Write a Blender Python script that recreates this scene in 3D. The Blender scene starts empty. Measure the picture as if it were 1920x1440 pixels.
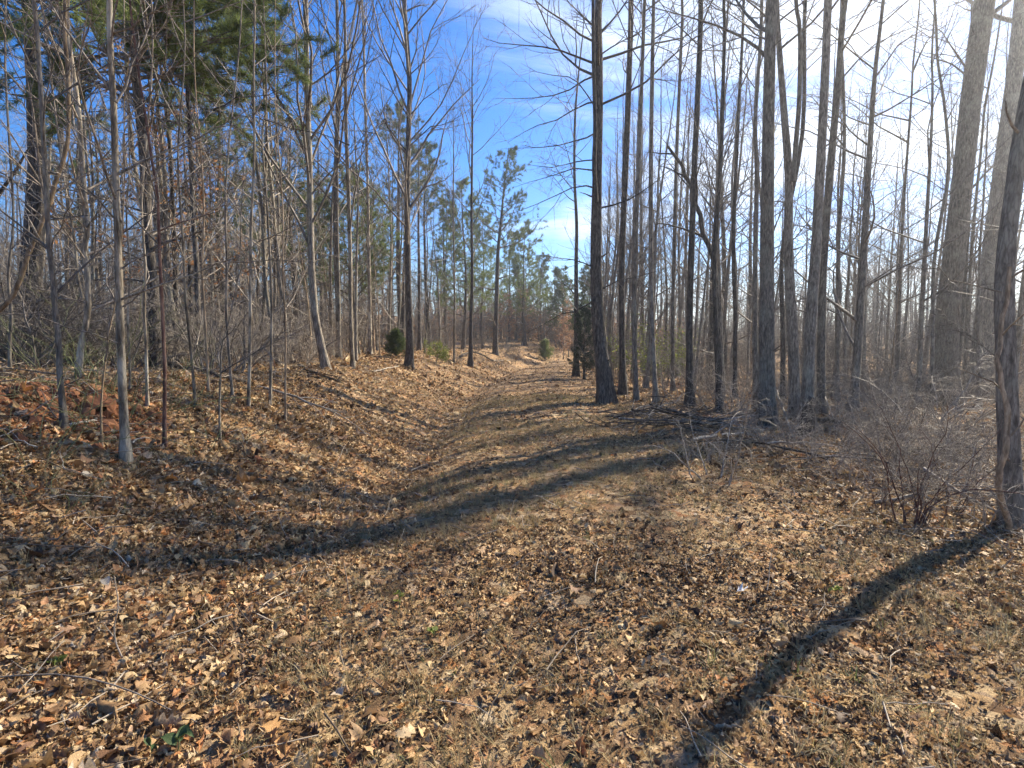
import bpy, math
import numpy as np
from mathutils import Vector

# ------------------------------------------------------------------ camera
SC = bpy.context.scene
COL = SC.collection
F_PX, CU, CV, HORIZON = 1050.0, 960.0, 720.0, 640.0      # the photograph is 1920 x 1440
CAM_H = 1.6
PITCH = math.atan((CV - HORIZON) / F_PX)
cam_data = bpy.data.cameras.new('camera')
cam_data.sensor_width = 36.0
cam_data.lens = F_PX / 1920.0 * 36.0
cam_data.clip_start = 0.05
cam_data.clip_end = 3000.0
cam = bpy.data.objects.new('camera', cam_data)
cam.location = (0, 0, CAM_H)
cam.rotation_euler = (math.pi / 2 - PITCH, 0, 0)
COL.objects.link(cam)
SC.camera = cam

# ------------------------------------------------------------------ sky, sun, exposure
SUN_AZ, SUN_EL = math.radians(50.5), math.radians(37)       # azimuth to the right of straight ahead
SUN_DIR = Vector((math.sin(SUN_AZ) * math.cos(SUN_EL), math.cos(SUN_AZ) * math.cos(SUN_EL), math.sin(SUN_EL)))
world = bpy.data.worlds.new('World')
SC.world = world
world.use_nodes = True
wn, wl = world.node_tree.nodes, world.node_tree.links
wn.clear()
w_out = wn.new('ShaderNodeOutputWorld')
w_bg = wn.new('ShaderNodeBackground')
w_bg.inputs['Strength'].default_value = 0.083
sky = wn.new('ShaderNodeTexSky')
sky.sky_type = 'NISHITA'
sky.sun_disc = False
sky.sun_elevation = SUN_EL
sky.sun_rotation = SUN_AZ
sky.altitude = 300.0
sky.air_density = 1.0
sky.dust_density = 0.25
sky.ozone_density = 4.0


def wnode(t, **kw):
    n = wn.new(t)
    for k, v in kw.items():
        setattr(n, k, v)
    return n


def wmath(op, a, b=None, clamp=False):
    n = wnode('ShaderNodeMath', operation=op, use_clamp=clamp)
    for i, x in enumerate((a, b)):
        if x is None:
            continue
        if isinstance(x, (int, float)):
            n.inputs[i].default_value = x
        else:
            wl.new(x, n.inputs[i])
    return n.outputs[0]


tc = wnode('ShaderNodeTexCoord')
sep = wnode('ShaderNodeSeparateXYZ')
wl.new(tc.outputs['Generated'], sep.inputs[0])
zz = wmath('ADD', wmath('MAXIMUM', sep.outputs['Z'], 0.0), 0.13)
cx = wmath('DIVIDE', sep.outputs['X'], zz)
cy = wmath('DIVIDE', sep.outputs['Y'], zz)
comb = wnode('ShaderNodeCombineXYZ')
wl.new(cx, comb.inputs[0])
wl.new(cy, comb.inputs[1])
mp = wnode('ShaderNodeMapping')
mp.inputs['Rotation'].default_value = (0, 0, math.radians(20))
mp.inputs['Scale'].default_value = (0.62, 1.25, 1.0)
mp.inputs['Location'].default_value = (5.0, 13.0, 3.4)
wl.new(comb.outputs[0], mp.inputs[0])
nz = wnode('ShaderNodeTexNoise')
nz.inputs['Scale'].default_value = 1.15
nz.inputs['Detail'].default_value = 9.0
nz.inputs['Roughness'].default_value = 0.6
nz.inputs['Distortion'].default_value = 0.35
wl.new(mp.outputs[0], nz.inputs['Vector'])
dot = wnode('ShaderNodeVectorMath', operation='DOT_PRODUCT')
wl.new(tc.outputs['Generated'], dot.inputs[0])
dot.inputs[1].default_value = tuple(SUN_DIR)
# thin cloud scatters forward: it shows more towards the sun
bias = wmath('MULTIPLY', wmath('SUBTRACT', dot.outputs['Value'], 0.70), 0.55)
cov = wmath('ADD', nz.outputs['Fac'], bias)
mr = wnode('ShaderNodeMapRange', interpolation_type='SMOOTHSTEP')
mr.inputs['From Min'].default_value = 0.45
mr.inputs['From Max'].default_value = 0.74
wl.new(cov, mr.inputs['Value'])
cloud_fac = wmath('MULTIPLY', mr.outputs[0], 0.93)
mixc = wnode('ShaderNodeMix', data_type='RGBA')
wl.new(cloud_fac, mixc.inputs['Factor'])
hs = wnode('ShaderNodeHueSaturation')
hs.inputs['Hue'].default_value = 0.51
hs.inputs['Saturation'].default_value = 1.36
hs.inputs['Value'].default_value = 1.0
wl.new(sky.outputs[0], hs.inputs['Color'])
wl.new(hs.outputs[0], mixc.inputs[6])
mixc.inputs[7].default_value = (5.6, 6.2, 7.0, 1.0)
wl.new(mixc.outputs[2], w_bg.inputs['Color'])
wl.new(w_bg.outputs[0], w_out.inputs[0])

sun_data = bpy.data.lights.new('sun', 'SUN')
sun_data.energy = 5.0
sun_data.angle = math.radians(0.7)
sun_data.color = (1.0, 0.90, 0.73)
sun = bpy.data.objects.new('sun', sun_data)
sun.rotation_euler = SUN_DIR.to_track_quat('Z', 'Y').to_euler()
sun.location = SUN_DIR * 60
COL.objects.link(sun)

SC.view_settings.view_transform = 'Standard'
SC.view_settings.look = 'None'
SC.view_settings.exposure = 1.5
SC.view_settings.gamma = 1.0
SC.view_settings.use_curve_mapping = False
SC.render.engine = 'CYCLES'
SC.cycles.use_adaptive_sampling = True
SC.cycles.adaptive_threshold = 0.03
SC.cycles.max_bounces = 4
SC.cycles.diffuse_bounces = 2
SC.cycles.glossy_bounces = 2
SC.cycles.transmission_bounces = 3
SC.cycles.transparent_max_bounces = 4
SC.cycles.caustics_reflective = False
SC.cycles.caustics_refractive = False

RNG = np.random.default_rng(20260)


# ------------------------------------------------------------------ helpers
def sstep(a, b, x):
    t = np.clip((x - a) / (b - a), 0, 1)
    return t * t * (3 - 2 * t)


def lump(x, y, s, seed=0.0):
    """smooth cheap noise of about -1..1"""
    a = np.sin(x * s + 1.7 * np.sin(y * s * 0.61 + seed) + seed * 1.3)
    b = np.sin(y * s * 1.13 + 1.9 * np.sin(x * s * 0.53 - seed) + seed * 2.1)
    c = np.sin((x + y) * s * 1.87 + seed * 0.7 + 1.3 * np.sin((x - y) * s * 0.9))
    return (a + b + 0.6 * c) / 2.6


def path_shift(y):
    return 0.0042 * np.clip(y - 14, 0, 45) ** 2


def terrain(x, y):
    x = np.asarray(x, float)
    y = np.asarray(y, float)
    s = x - path_shift(y)
    bank_h = 1.12 - 0.14 * sstep(9, 20, y) - 0.06 * sstep(26, 42, y) - 0.45 * sstep(4.0, 1.5, y)
    run = 3.0 + 0.5 * sstep(14, 26, y)
    bank = bank_h * sstep(0, 1, (-1.35 - s) / run)
    bank += 0.035 * np.clip(-s - 4.5, 0, 16)
    ditch = -0.20 * np.exp(-((s + 1.35) / 0.48) ** 2) * sstep(3.5, 7.5, y)
    ditch = ditch - 0.035 * np.exp(-((s - 0.15) / 0.28) ** 2) - 0.035 * np.exp(-((s - 1.95) / 0.28) ** 2)
    crown = 0.08 * np.exp(-((s - 1.2) / 1.3) ** 2)
    right = -0.16 * sstep(3.0, 6.5, s) - 0.012 * np.clip(s - 7, 0, 25)
    back = 0.9 * sstep(46, 66, y) + 1.6 * sstep(62, 100, y) + 0.02 * np.clip(y - 90, 0, 200)
    back = back + 0.7 * sstep(22, 60, np.hypot(x - 4, y)) * sstep(8, 25, x) + 2.2 * sstep(30, 85, y) * sstep(-4, -26, x)
    rough = 0.035 * lump(x, y, 1.1, 2.0) + 0.018 * lump(x, y, 3.3, 5.0)
    off = sstep(1.2, 4.0, np.abs(s - 0.8))
    rough = rough * (0.45 + 0.9 * off) + 0.10 * lump(x, y, 0.33, 1.0) * off
    return bank + ditch + crown + right + back + rough


CP, SP = math.cos(PITCH), math.sin(PITCH)


def ray(u, v):
    a, b = (u - CU) / F_PX, -(v - CV) / F_PX
    return np.array([a, CP + b * SP, b * CP - SP])


def at(u, v, Y):
    """the point at distance Y ahead that the photograph shows at pixel u, v"""
    d = ray(u, v)
    k = Y / d[1]
    return np.array([d[0] * k, Y, CAM_H + d[2] * k])


def ground_at(u, v):
    d = ray(u, v)
    k = np.arange(1.2, 140, 0.02)
    x, y, z = d[0] * k, d[1] * k, CAM_H + d[2] * k
    below = np.nonzero(z < terrain(x, y))[0]
    i = below[0] if len(below) else len(k) - 1
    return np.array([x[i], y[i], float(terrain(x[i], y[i]))])


def pix_of(p):
    x, y, z = p[0], p[1], p[2] - CAM_H
    dep = y * CP - z * SP
    return CU + F_PX * x / dep, CV - F_PX * (y * SP + z * CP) / dep


class MB:
    """collects geometry for ONE mesh object"""

    def __init__(self):
        self.v, self.q, self.t, self.n = [], [], [], 0

    def add(self, verts, quads=None, tris=None):
        verts = np.asarray(verts, float).reshape(-1, 3)
        if quads is not None and len(quads):
            self.q.append(np.asarray(quads, np.int64) + self.n)
        if tris is not None and len(tris):
            self.t.append(np.asarray(tris, np.int64) + self.n)
        self.v.append(verts)
        self.n += len(verts)

    def tubes(self, P, R, S):
        if len(P) == 0:
            return
        V, Q = tube_geo(P, R, S)
        self.add(V, Q)

    def mesh(self, name, mat, smooth=True):
        me = bpy.data.meshes.new(name)
        V = np.concatenate(self.v)
        q = np.concatenate(self.q) if self.q else np.zeros((0, 4), np.int64)
        t = np.concatenate(self.t) if self.t else np.zeros((0, 3), np.int64)
        me.vertices.add(len(V))
        me.vertices.foreach_set('co', V.astype(np.float32).ravel())
        nl = q.size + t.size
        me.loops.add(nl)
        me.loops.foreach_set('vertex_index', np.concatenate([q.ravel(), t.ravel()]).astype(np.int32))
        me.polygons.add(len(q) + len(t))
        starts = np.concatenate([np.arange(len(q)) * 4, q.size + np.arange(len(t)) * 3]).astype(np.int32)
        me.polygons.foreach_set('loop_start', starts)
        me.polygons.foreach_set('use_smooth', np.full(len(q) + len(t), smooth))
        me.update(calc_edges=True)
        if mat:
            me.materials.append(mat)
        return me

    def build(self, name, mat, parent=None, smooth=True):
        o = bpy.data.objects.new(name, self.mesh(name, mat, smooth))
        COL.objects.link(o)
        if parent:
            o.parent = parent
        return o


def norm(a):
    return a / np.maximum(np.linalg.norm(a, axis=-1, keepdims=True), 1e-9)


def tube_geo(P, R, S, rough=None):
    B, K, _ = P.shape
    T = norm(np.gradient(P, axis=1))
    m = norm(T.mean(axis=1))
    a = np.where((np.abs(m[:, 2]) < 0.8)[:, None], np.array([0, 0, 1.0]), np.array([1.0, 0.13, 0]))
    U = norm(np.cross(T, a[:, None, :]))
    W = np.cross(T, U)
    th = np.arange(S) / S * 2 * np.pi
    rr = R[:, :, None]
    if rough is not None:
        rr = rr * rough
    ring = (P[:, :, None, :] + (rr * np.cos(th))[..., None] * U[:, :, None, :] + (rr * np.sin(th))[..., None] * W[:, :, None, :])
    V = ring.reshape(-1, 3)
    b = (np.arange(B) * K * S)[:, None, None]
    k = (np.arange(K - 1) * S)[None, :, None]
    j = np.arange(S)[None, None, :]
    j2 = (j + 1) % S
    Q = np.stack([b + k + j, b + k + j2, b + k + S + j2, b + k + S + j], -1).reshape(-1, 4)
    return V, Q


def along(P, R, t):
    """position, tangent and radius at t (B,n) of the polylines P (B,K,3)"""
    B, K, _ = P.shape
    f = np.clip(t, 0, 0.9999) * (K - 1)
    i = f.astype(int)
    w = (f - i)[..., None]
    bi = np.arange(B)[:, None]
    pos = P[bi, i] * (1 - w) + P[bi, i + 1] * w
    tan = norm(P[bi, i + 1] - P[bi, i])
    rad = R[bi, i] * (1 - w[..., 0]) + R[bi, i + 1] * w[..., 0]
    return pos, tan, rad


def sprout(rng, P, R, n, t0, t1, ang, length, rr=0.6, K=5, wig=0.12, up=0.05, ang_sd=0.2, taper=0.5, min_r=0.0015, bias=None, len_sd=0.25):
    B = len(P)
    if B == 0 or n == 0:
        return np.zeros((0, K, 3)), np.zeros((0, K))
    i = np.arange(n)[None, :]
    t = t0 + (t1 - t0) * (i + rng.random((B, n))) / n
    pos, T, rad = along(P, R, t)
    a = np.where((np.abs(T[..., 2]) < 0.9)[..., None], np.array([0, 0, 1.0]), np.array([1.0, 0, 0]))
    U = norm(np.cross(T, a))
    W = np.cross(T, U)
    az = 2.39996 * i + rng.random((B, 1)) * 6.283 + rng.normal(0, 0.5, (B, n))
    perp = np.cos(az)[..., None] * U + np.sin(az)[..., None] * W
    if bias is not None:
        perp = norm(perp + np.asarray(bias))
    an = (ang + rng.normal(0, ang_sd, (B, n)))[..., None]
    d = np.cos(an) * T + np.sin(an) * perp
    if np.isscalar(length):
        length = np.full((B, 1), length)
    L = length * (1 - taper * (t - t0) / max(t1 - t0, 1e-6)) * np.clip(1 + rng.normal(0, len_sd, (B, n)), 0.35, 1.9)
    r0 = np.maximum(rad * rr * np.clip(1 + rng.normal(0, .15, (B, n)), .6, 1.3), min_r)
    d, pos, L, r0 = d.reshape(-1, 3), pos.reshape(-1, 3), L.reshape(-1, 1), r0.reshape(-1)
    out = [pos]
    step = L / (K - 1)
    for k in range(K - 1):
        out.append(out[-1] + d * step)
        d = norm(d + rng.normal(0, wig, d.shape) + np.array([0, 0, up]))
    P2 = np.stack(out, 1)
    s = np.linspace(0, 1, K)[None, :]
    R2 = r0[:, None] * (1 - 0.8 * s) + 0.0004
    return P2, R2


def seglen(P):
    return np.linalg.norm(np.diff(P, axis=1), axis=2).sum(1)[:, None]


def catmull(pts, n):
    pts = np.asarray(pts, float)
    if len(pts) == 2:
        s = np.linspace(0, 1, n)[:, None]
        return pts[0] * (1 - s) + pts[1] * s
    p = np.vstack([2 * pts[0] - pts[1], pts, 2 * pts[-1] - pts[-2]])
    m = len(pts) - 1
    f = np.linspace(0, m - 1e-6, n)
    i = f.astype(int)
    t = (f - i)[:, None]
    a, b, c, d = p[i], p[i + 1], p[i + 2], p[i + 3]
    return 0.5 * (2 * b + (c - a) * t + (2 * a - 5 * b + 4 * c - d) * t ** 2 + (3 * b - a - 3 * c + d) * t ** 3)


# ------------------------------------------------------------------ materials
def material(name):
    m = bpy.data.materials.new(name)
    m.use_nodes = True
    nt = m.node_tree
    b = nt.nodes['Principled BSDF']
    b.inputs['Specular IOR Level'].default_value = 0.25
    return m, nt, b


def ramp(nt, stops):
    r = nt.nodes.new('ShaderNodeValToRGB')
    el = r.color_ramp.elements
    while len(el) < len(stops):
        el.new(0.5)
    for e, (p, c) in zip(el, stops):
        e.position = p
        e.color = (*c, 1)
    return r


def bark(name, dark, mid, light, scale=9.0, bump=0.5, patch=None, rough=0.9):
    m, nt, b = material(name)
    N, L = nt.nodes, nt.links
    t = N.new('ShaderNodeTexCoord')
    oi = N.new('ShaderNodeObjectInfo')
    ad = N.new('ShaderNodeVectorMath'); ad.operation = 'MULTIPLY_ADD'
    cmb = N.new('ShaderNodeCombineXYZ')
    for k in range(3):
        L.new(oi.outputs['Random'], cmb.inputs[k])
    L.new(cmb.outputs[0], ad.inputs[0])
    ad.inputs[1].default_value = (17, 31, 23)
    L.new(t.outputs['Object'], ad.inputs[2])
    mp = N.new('ShaderNodeMapping')
    mp.inputs['Scale'].default_value = (scale, scale, scale * 0.22)
    L.new(ad.outputs[0], mp.inputs[0])
    n1 = N.new('ShaderNodeTexNoise')
    n1.inputs['Scale'].default_value = 3.0
    n1.inputs['Detail'].default_value = 6
    n1.inputs['Roughness'].default_value = 0.65
    L.new(mp.outputs[0], n1.inputs['Vector'])
    r = ramp(nt, [(0.36, dark), (0.5, mid), (0.63, light)])
    L.new(n1.outputs['Fac'], r.inputs[0])
    col = r.outputs[0]
    n2 = N.new('ShaderNodeTexNoise')
    n2.inputs['Scale'].default_value = 2.2
    n2.inputs['Detail'].default_value = 4
    L.new(ad.outputs[0], n2.inputs['Vector'])
    if patch:
        mr = N.new('ShaderNodeMapRange')
        mr.inputs['From Min'].default_value = 0.52
        mr.inputs['From Max'].default_value = 0.66
        L.new(n2.outputs['Fac'], mr.inputs['Value'])
        mx = N.new('ShaderNodeMix'); mx.data_type = 'RGBA'
        L.new(mr.outputs[0], mx.inputs[0])
        L.new(col, mx.inputs[6])
        mx.inputs[7].default_value = (*patch, 1)
        col = mx.outputs[2]
    hsv = N.new('ShaderNodeHueSaturation')
    mr2 = N.new('ShaderNodeMapRange')
    mr2.inputs['To Min'].default_value = 0.75
    mr2.inputs['To Max'].default_value = 1.3
    L.new(oi.outputs['Random'], mr2.inputs['Value'])
    L.new(mr2.outputs[0], hsv.inputs['Value'])
    L.new(col, hsv.inputs['Color'])
    L.new(hsv.outputs[0], b.inputs['Base Color'])
    bp = N.new('ShaderNodeBump')
    bp.inputs['Strength'].default_value = bump
    bp.inputs['Distance'].default_value = 0.02
    vo = N.new('ShaderNodeTexVoronoi')
    vo.feature = 'DISTANCE_TO_EDGE'
    vo.inputs['Scale'].default_value = 3.2
    wob = N.new('ShaderNodeVectorMath'); wob.operation = 'MULTIPLY_ADD'
    L.new(n1.outputs['Color'], wob.inputs[0])
    wob.inputs[1].default_value = (.35, .35, .35)
    L.new(mp.outputs[0], wob.inputs[2])
    L.new(wob.outputs[0], vo.inputs['Vector'])
    fur = N.new('ShaderNodeMapRange')
    fur.inputs['From Max'].default_value = .16
    fur.inputs['To Min'].default_value = 1 - .65 * min(bump, 1)
    L.new(vo.outputs['Distance'], fur.inputs['Value'])
    hm = N.new('ShaderNodeMath'); hm.operation = 'MULTIPLY'
    L.new(n1.outputs['Fac'], hm.inputs[0])
    L.new(fur.outputs[0], hm.inputs[1])
    fm = N.new('ShaderNodeMath'); fm.operation = 'MULTIPLY'
    L.new(mr2.outputs[0], fm.inputs[0])
    L.new(fur.outputs[0], fm.inputs[1])
    L.new(fm.outputs[0], hsv.inputs['Value'])
    L.new(hm.outputs[0], bp.inputs['Height'])
    L.new(bp.outputs[0], b.inputs['Normal'])
    b.inputs['Roughness'].default_value = rough
    return m


M = {}
M['grey'] = bark('grey_bark', (.085, .071, .056), (.185, .157, .124), (.31, .268, .212), patch=(.27, .25, .195), bump=.6)
M['pale'] = bark('pale_bark', (.085, .067, .047), (.215, .178, .13), (.40, .34, .255), patch=(.43, .38, .295), bump=.5)
M['dark'] = bark('dark_bark', (.038, .032, .028), (.095, .081, .068), (.165, .14, .115), bump=.9, scale=7)
M['red'] = bark('reddish_bark', (.060, .033, .026), (.125, .066, .05), (.21, .13, .095), bump=.3)
M['tan'] = bark('tan_bark', (.13, .09, .055), (.26, .19, .12), (.40, .31, .21), bump=.3)
M['twig'] = bark('twig_bark', (.075, .062, .052), (.145, .122, .100), (.24, .205, .17), bump=.1, rough=.72)
M['twig_pale'] = bark('pale_twig_bark', (.14, .115, .09), (.27, .225, .175), (.42, .36, .28), bump=.1, rough=.58)
M['stick'] = bark('weathered_wood', (.15, .125, .10), (.30, .26, .21), (.48, .43, .35), bump=.4)
M['wood_dark'] = bark('rotten_wood', (.035, .028, .022), (.085, .065, .05), (.15, .12, .09), bump=.8)


def leafy(name, stops, trans=0.35, rough=0.65, instancer=None, scale=14.0):
    """thin leaf: diffuse plus light let through"""
    m, nt, b = material(name)
    N, L = nt.nodes, nt.links
    if instancer:
        at_ = N.new('ShaderNodeAttribute')
        at_.attribute_type = 'INSTANCER'
        at_.attribute_name = instancer
        fac = at_.outputs['Fac']
    else:
        geo = N.new('ShaderNodeNewGeometry')
        oi = N.new('ShaderNodeObjectInfo')
        ad = N.new('ShaderNodeMath'); ad.operation = 'ADD'
        L.new(geo.outputs['Random Per Island'], ad.inputs[0])
        L.new(oi.outputs['Random'], ad.inputs[1])
        fr = N.new('ShaderNodeMath'); fr.operation = 'FRACT'
        L.new(ad.outputs[0], fr.inputs[0])
        fac = fr.outputs[0]
    r = ramp(nt, stops)
    L.new(fac, r.inputs[0])
    tco = N.new('ShaderNodeTexCoord')
    nz = N.new('ShaderNodeTexNoise')
    nz.inputs['Scale'].default_value = scale
    nz.inputs['Detail'].default_value = 3
    L.new(tco.outputs['Object'], nz.inputs['Vector'])
    mr = N.new('ShaderNodeMapRange')
    mr.inputs['From Min'].default_value = .3
    mr.inputs['From Max'].default_value = .7
    mr.inputs['To Min'].default_value = .68
    mr.inputs['To Max'].default_value = 1.2
    L.new(nz.outputs['Fac'], mr.inputs['Value'])
    hsv = N.new('ShaderNodeHueSaturation')
    L.new(mr.outputs[0], hsv.inputs['Value'])
    L.new(r.outputs[0], hsv.inputs['Color'])
    L.new(hsv.outputs[0], b.inputs['Base Color'])
    b.inputs['Roughness'].default_value = rough
    b.inputs['Specular IOR Level'].default_value = .3
    tr = N.new('ShaderNodeBsdfTranslucent')
    L.new(hsv.outputs[0], tr.inputs['Color'])
    mx = N.new('ShaderNodeMixShader')
    mx.inputs[0].default_value = trans
    out = N['Material Output']
    L.new(b.outputs[0], mx.inputs[1])
    L.new(tr.outputs[0], mx.inputs[2])
    L.new(mx.outputs[0], out.inputs[0])
    return m


LITTER = [(0.0, (.050, .030, .018)), (.14, (.120, .066, .034)), (.28, (.25, .142, .066)), (.44, (.40, .248, .116)),
          (.58, (.50, .338, .165)), (.70, (.58, .430, .240)), (.80, (.26, .195, .135)), (.89, (.46, .195, .065)), (1.0, (.66, .53, .36))]
M['litter'] = leafy('fallen_leaf', LITTER, trans=.22, instancer='tint', scale=18)
M['leaf'] = leafy('fallen_leaf_large', [(0, (.16, .085, .045)), (.25, (.30, .17, .085)), (.5, (.42, .26, .13)), (.75, (.50, .34, .19)), (.9, (.42, .17, .055)), (1, (.56, .45, .31))], trans=.25, scale=22)
M['leaf_orange'] = leafy('orange_leaf', [(0, (.48, .22, .07)), (1, (.54, .30, .11))], trans=.3, scale=30)
M['leaf_pale'] = leafy('bleached_leaf', [(0, (.58, .49, .36)), (1, (.62, .55, .42))], trans=.3, scale=30)
M['russet'] = leafy('clinging_russet_leaf', [(0, (.20, .085, .035)), (.5, (.38, .18, .075)), (1, (.50, .28, .13))], trans=.45)
M['beech'] = leafy('clinging_beech_leaf', [(0, (.24, .12, .060)), (.5, (.34, .18, .09)), (1, (.44, .27, .15))], trans=.4)
M['needle'] = leafy('pine_needle', [(0, (.045, .070, .020)), (.5, (.085, .120, .036)), (1, (.145, .170, .060))], trans=.42)
M['needle_light'] = leafy('light_pine_needle', [(0, (.085, .12, .035)), (.5, (.145, .185, .06)), (1, (.22, .25, .095))], trans=.5)
M['needle_dark'] = leafy('dark_cedar_needle', [(0, (.015, .030, .016)), (.5, (.028, .052, .026)), (1, (.05, .075, .035))], trans=.2)
M['yellow_green'] = leafy('yellow_green_leaf', [(0, (.13, .17, .035)), (.5, (.22, .26, .055)), (1, (.32, .33, .09))], trans=.5)
M['green_leaf'] = leafy('green_leaf', [(0, (.045, .08, .028)), (1, (.085, .125, .045))], trans=.3)
M['briar'] = leafy('green_briar_stem', [(0, (.10, .12, .045)), (.5, (.17, .18, .07)), (1, (.25, .23, .11))], trans=.0)
M['grass'] = leafy('dry_grass', [(0, (.20, .15, .07)), (.35, (.34, .26, .13)), (.6, (.42, .34, .19)), (.8, (.22, .22, .075)), (1, (.12, .17, .05))], trans=.35, instancer='tint')
M['needle_litter'] = leafy('fallen_twig', [(0, (.09, .065, .045)), (.5, (.22, .17, .12)), (1, (.46, .39, .30))], trans=.0, instancer='tint')
M['clay'] = leafy('red_clay', [(0, (.13, .05, .024)), (.5, (.22, .09, .04)), (1, (.32, .15, .068))], trans=.0, rough=.95, instancer='tint', scale=25)
M['berry_red'] = leafy('red_stem', [(0, (.22, .05, .045)), (1, (.30, .08, .07))], trans=.1)
M['white_scrap'] = leafy('white_scrap', [(0, (.68, .70, .72)), (1, (.74, .75, .77))], trans=.2)


def soil_material():
    m, nt, b = material('woodland_soil')
    N, L = nt.nodes, nt.links
    g = N.new('ShaderNodeNewGeometry')
    n1 = N.new('ShaderNodeTexNoise')
    n1.inputs['Scale'].default_value = 9
    n1.inputs['Detail'].default_value = 8
    n1.inputs['Roughness'].default_value = .7
    L.new(g.outputs['Position'], n1.inputs['Vector'])
    r = ramp(nt, [(.30, (.055, .036, .022)), (.45, (.13, .083, .048)), (.58, (.24, .155, .085)), (.72, (.36, .25, .15))])
    L.new(n1.outputs['Fac'], r.inputs[0])
    # leaf-sized flecks of colour
    vo = N.new('ShaderNodeTexVoronoi')
    vo.inputs['Scale'].default_value = 11
    L.new(g.outputs['Position'], vo.inputs['Vector'])
    sp = N.new('ShaderNodeSeparateColor')
    L.new(vo.outputs['Color'], sp.inputs[0])
    r2 = ramp(nt, LITTER)
    L.new(sp.outputs[0], r2.inputs[0])
    mx = N.new('ShaderNodeMix'); mx.data_type = 'RGBA'
    mx.inputs[0].default_value = .55
    L.new(r.outputs[0], mx.inputs[6])
    L.new(r2.outputs[0], mx.inputs[7])
    # bare red clay where the bank was cut
    d = N.new('ShaderNodeVectorMath'); d.operation = 'DISTANCE'
    c = ground_at(75, 745)
    d.inputs[1].default_value = tuple(c)
    L.new(g.outputs['Position'], d.inputs[0])
    n2 = N.new('ShaderNodeTexNoise')
    n2.inputs['Scale'].default_value = 2.5
    n2.inputs['Detail'].default_value = 6
    L.new(g.outputs['Position'], n2.inputs['Vector'])
    ma = N.new('ShaderNodeMath'); ma.operation = 'MULTIPLY_ADD'
    L.new(n2.outputs['Fac'], ma.inputs[0])
    ma.inputs[1].default_value = 1.6
    L.new(d.outputs['Value'], ma.inputs[2])
    mr = N.new('ShaderNodeMapRange')
    mr.inputs['From Min'].default_value = 1.85
    mr.inputs['From Max'].default_value = 1.45
    L.new(ma.outputs[0], mr.inputs['Value'])
    mx2 = N.new('ShaderNodeMix'); mx2.data_type = 'RGBA'
    L.new(mr.outputs[0], mx2.inputs[0])
    L.new(mx.outputs[2], mx2.inputs[6])
    r3 = ramp(nt, [(.35, (.13, .055, .026)), (.65, (.30, .13, .055))])
    L.new(n1.outputs['Fac'], r3.inputs[0])
    L.new(r3.outputs[0], mx2.inputs[7])
    L.new(mx2.outputs[2], b.inputs['Base Color'])
    bp = N.new('ShaderNodeBump')
    bp.inputs['Strength'].default_value = .9
    bp.inputs['Distance'].default_value = .05
    L.new(n1.outputs['Fac'], bp.inputs['Height'])
    L.new(bp.outputs[0], b.inputs['Normal'])
    b.inputs['Roughness'].default_value = .95
    b.inputs['Specular IOR Level'].default_value = .1
    return m


M['soil'] = soil_material()


# ------------------------------------------------------------------ tags
def tag(o, label, cat=None, group=None, kind=None):
    o['label'] = label
    if cat:
        o['category'] = cat
    if group:
        o['group'] = group
    if kind:
        o['kind'] = kind
    return o


def empty(name, loc=(0, 0, 0), rz=0.0, scale=1.0):
    o = bpy.data.objects.new(name, None)
    o.empty_display_size = 0.3
    o.location = tuple(float(c) for c in loc)
    o.rotation_euler = (0, 0, rz)
    o.scale = (scale,) * 3
    COL.objects.link(o)
    return o


def copy_thing(src, loc, rz, scale=1.0, tilt=(0, 0)):
    r = src.copy()
    COL.objects.link(r)
    r.location = tuple(float(c) for c in loc)
    r.rotation_euler = (tilt[0], tilt[1], rz)
    r.scale = (scale,) * 3
    for ch in src.children:
        c = ch.copy()
        COL.objects.link(c)
        c.parent = r
    return r


# ------------------------------------------------------------------ the ground
def axis(lo, hi, fine, grow, centre):
    a = [centre]
    s = fine
    while a[-1] < hi:
        a.append(a[-1] + s)
        if a[-1] > centre + 7:
            s *= grow
    b = [centre]
    s = fine
    while b[-1] > lo:
        b.append(b[-1] - s)
        if b[-1] < centre - 7:
            s *= grow
    return np.array(sorted(set(a + b)))


gx = axis(-420, 420, .11, 1.055, 0.0)
gy = axis(-60, 520, .11, 1.045, 6.0)
GX, GY = np.meshgrid(gx, gy)
GZ = terrain(GX, GY)
near = sstep(18, 8, np.hypot(GX, GY))
GZ = GZ + near * RNG.normal(0, .010, GZ.shape)
mb = MB()
ny, nx = GX.shape
ii = (np.arange(ny - 1)[:, None] * nx + np.arange(nx - 1)[None, :]).ravel()
mb.add(np.stack([GX.ravel(), GY.ravel(), GZ.ravel()], 1), np.stack([ii, ii + 1, ii + nx + 1, ii + nx], 1))
ground = mb.build('ground', M['soil'])
tag(ground, 'leaf strewn woodland ground with a cleared track and low left bank', kind='structure')


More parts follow.
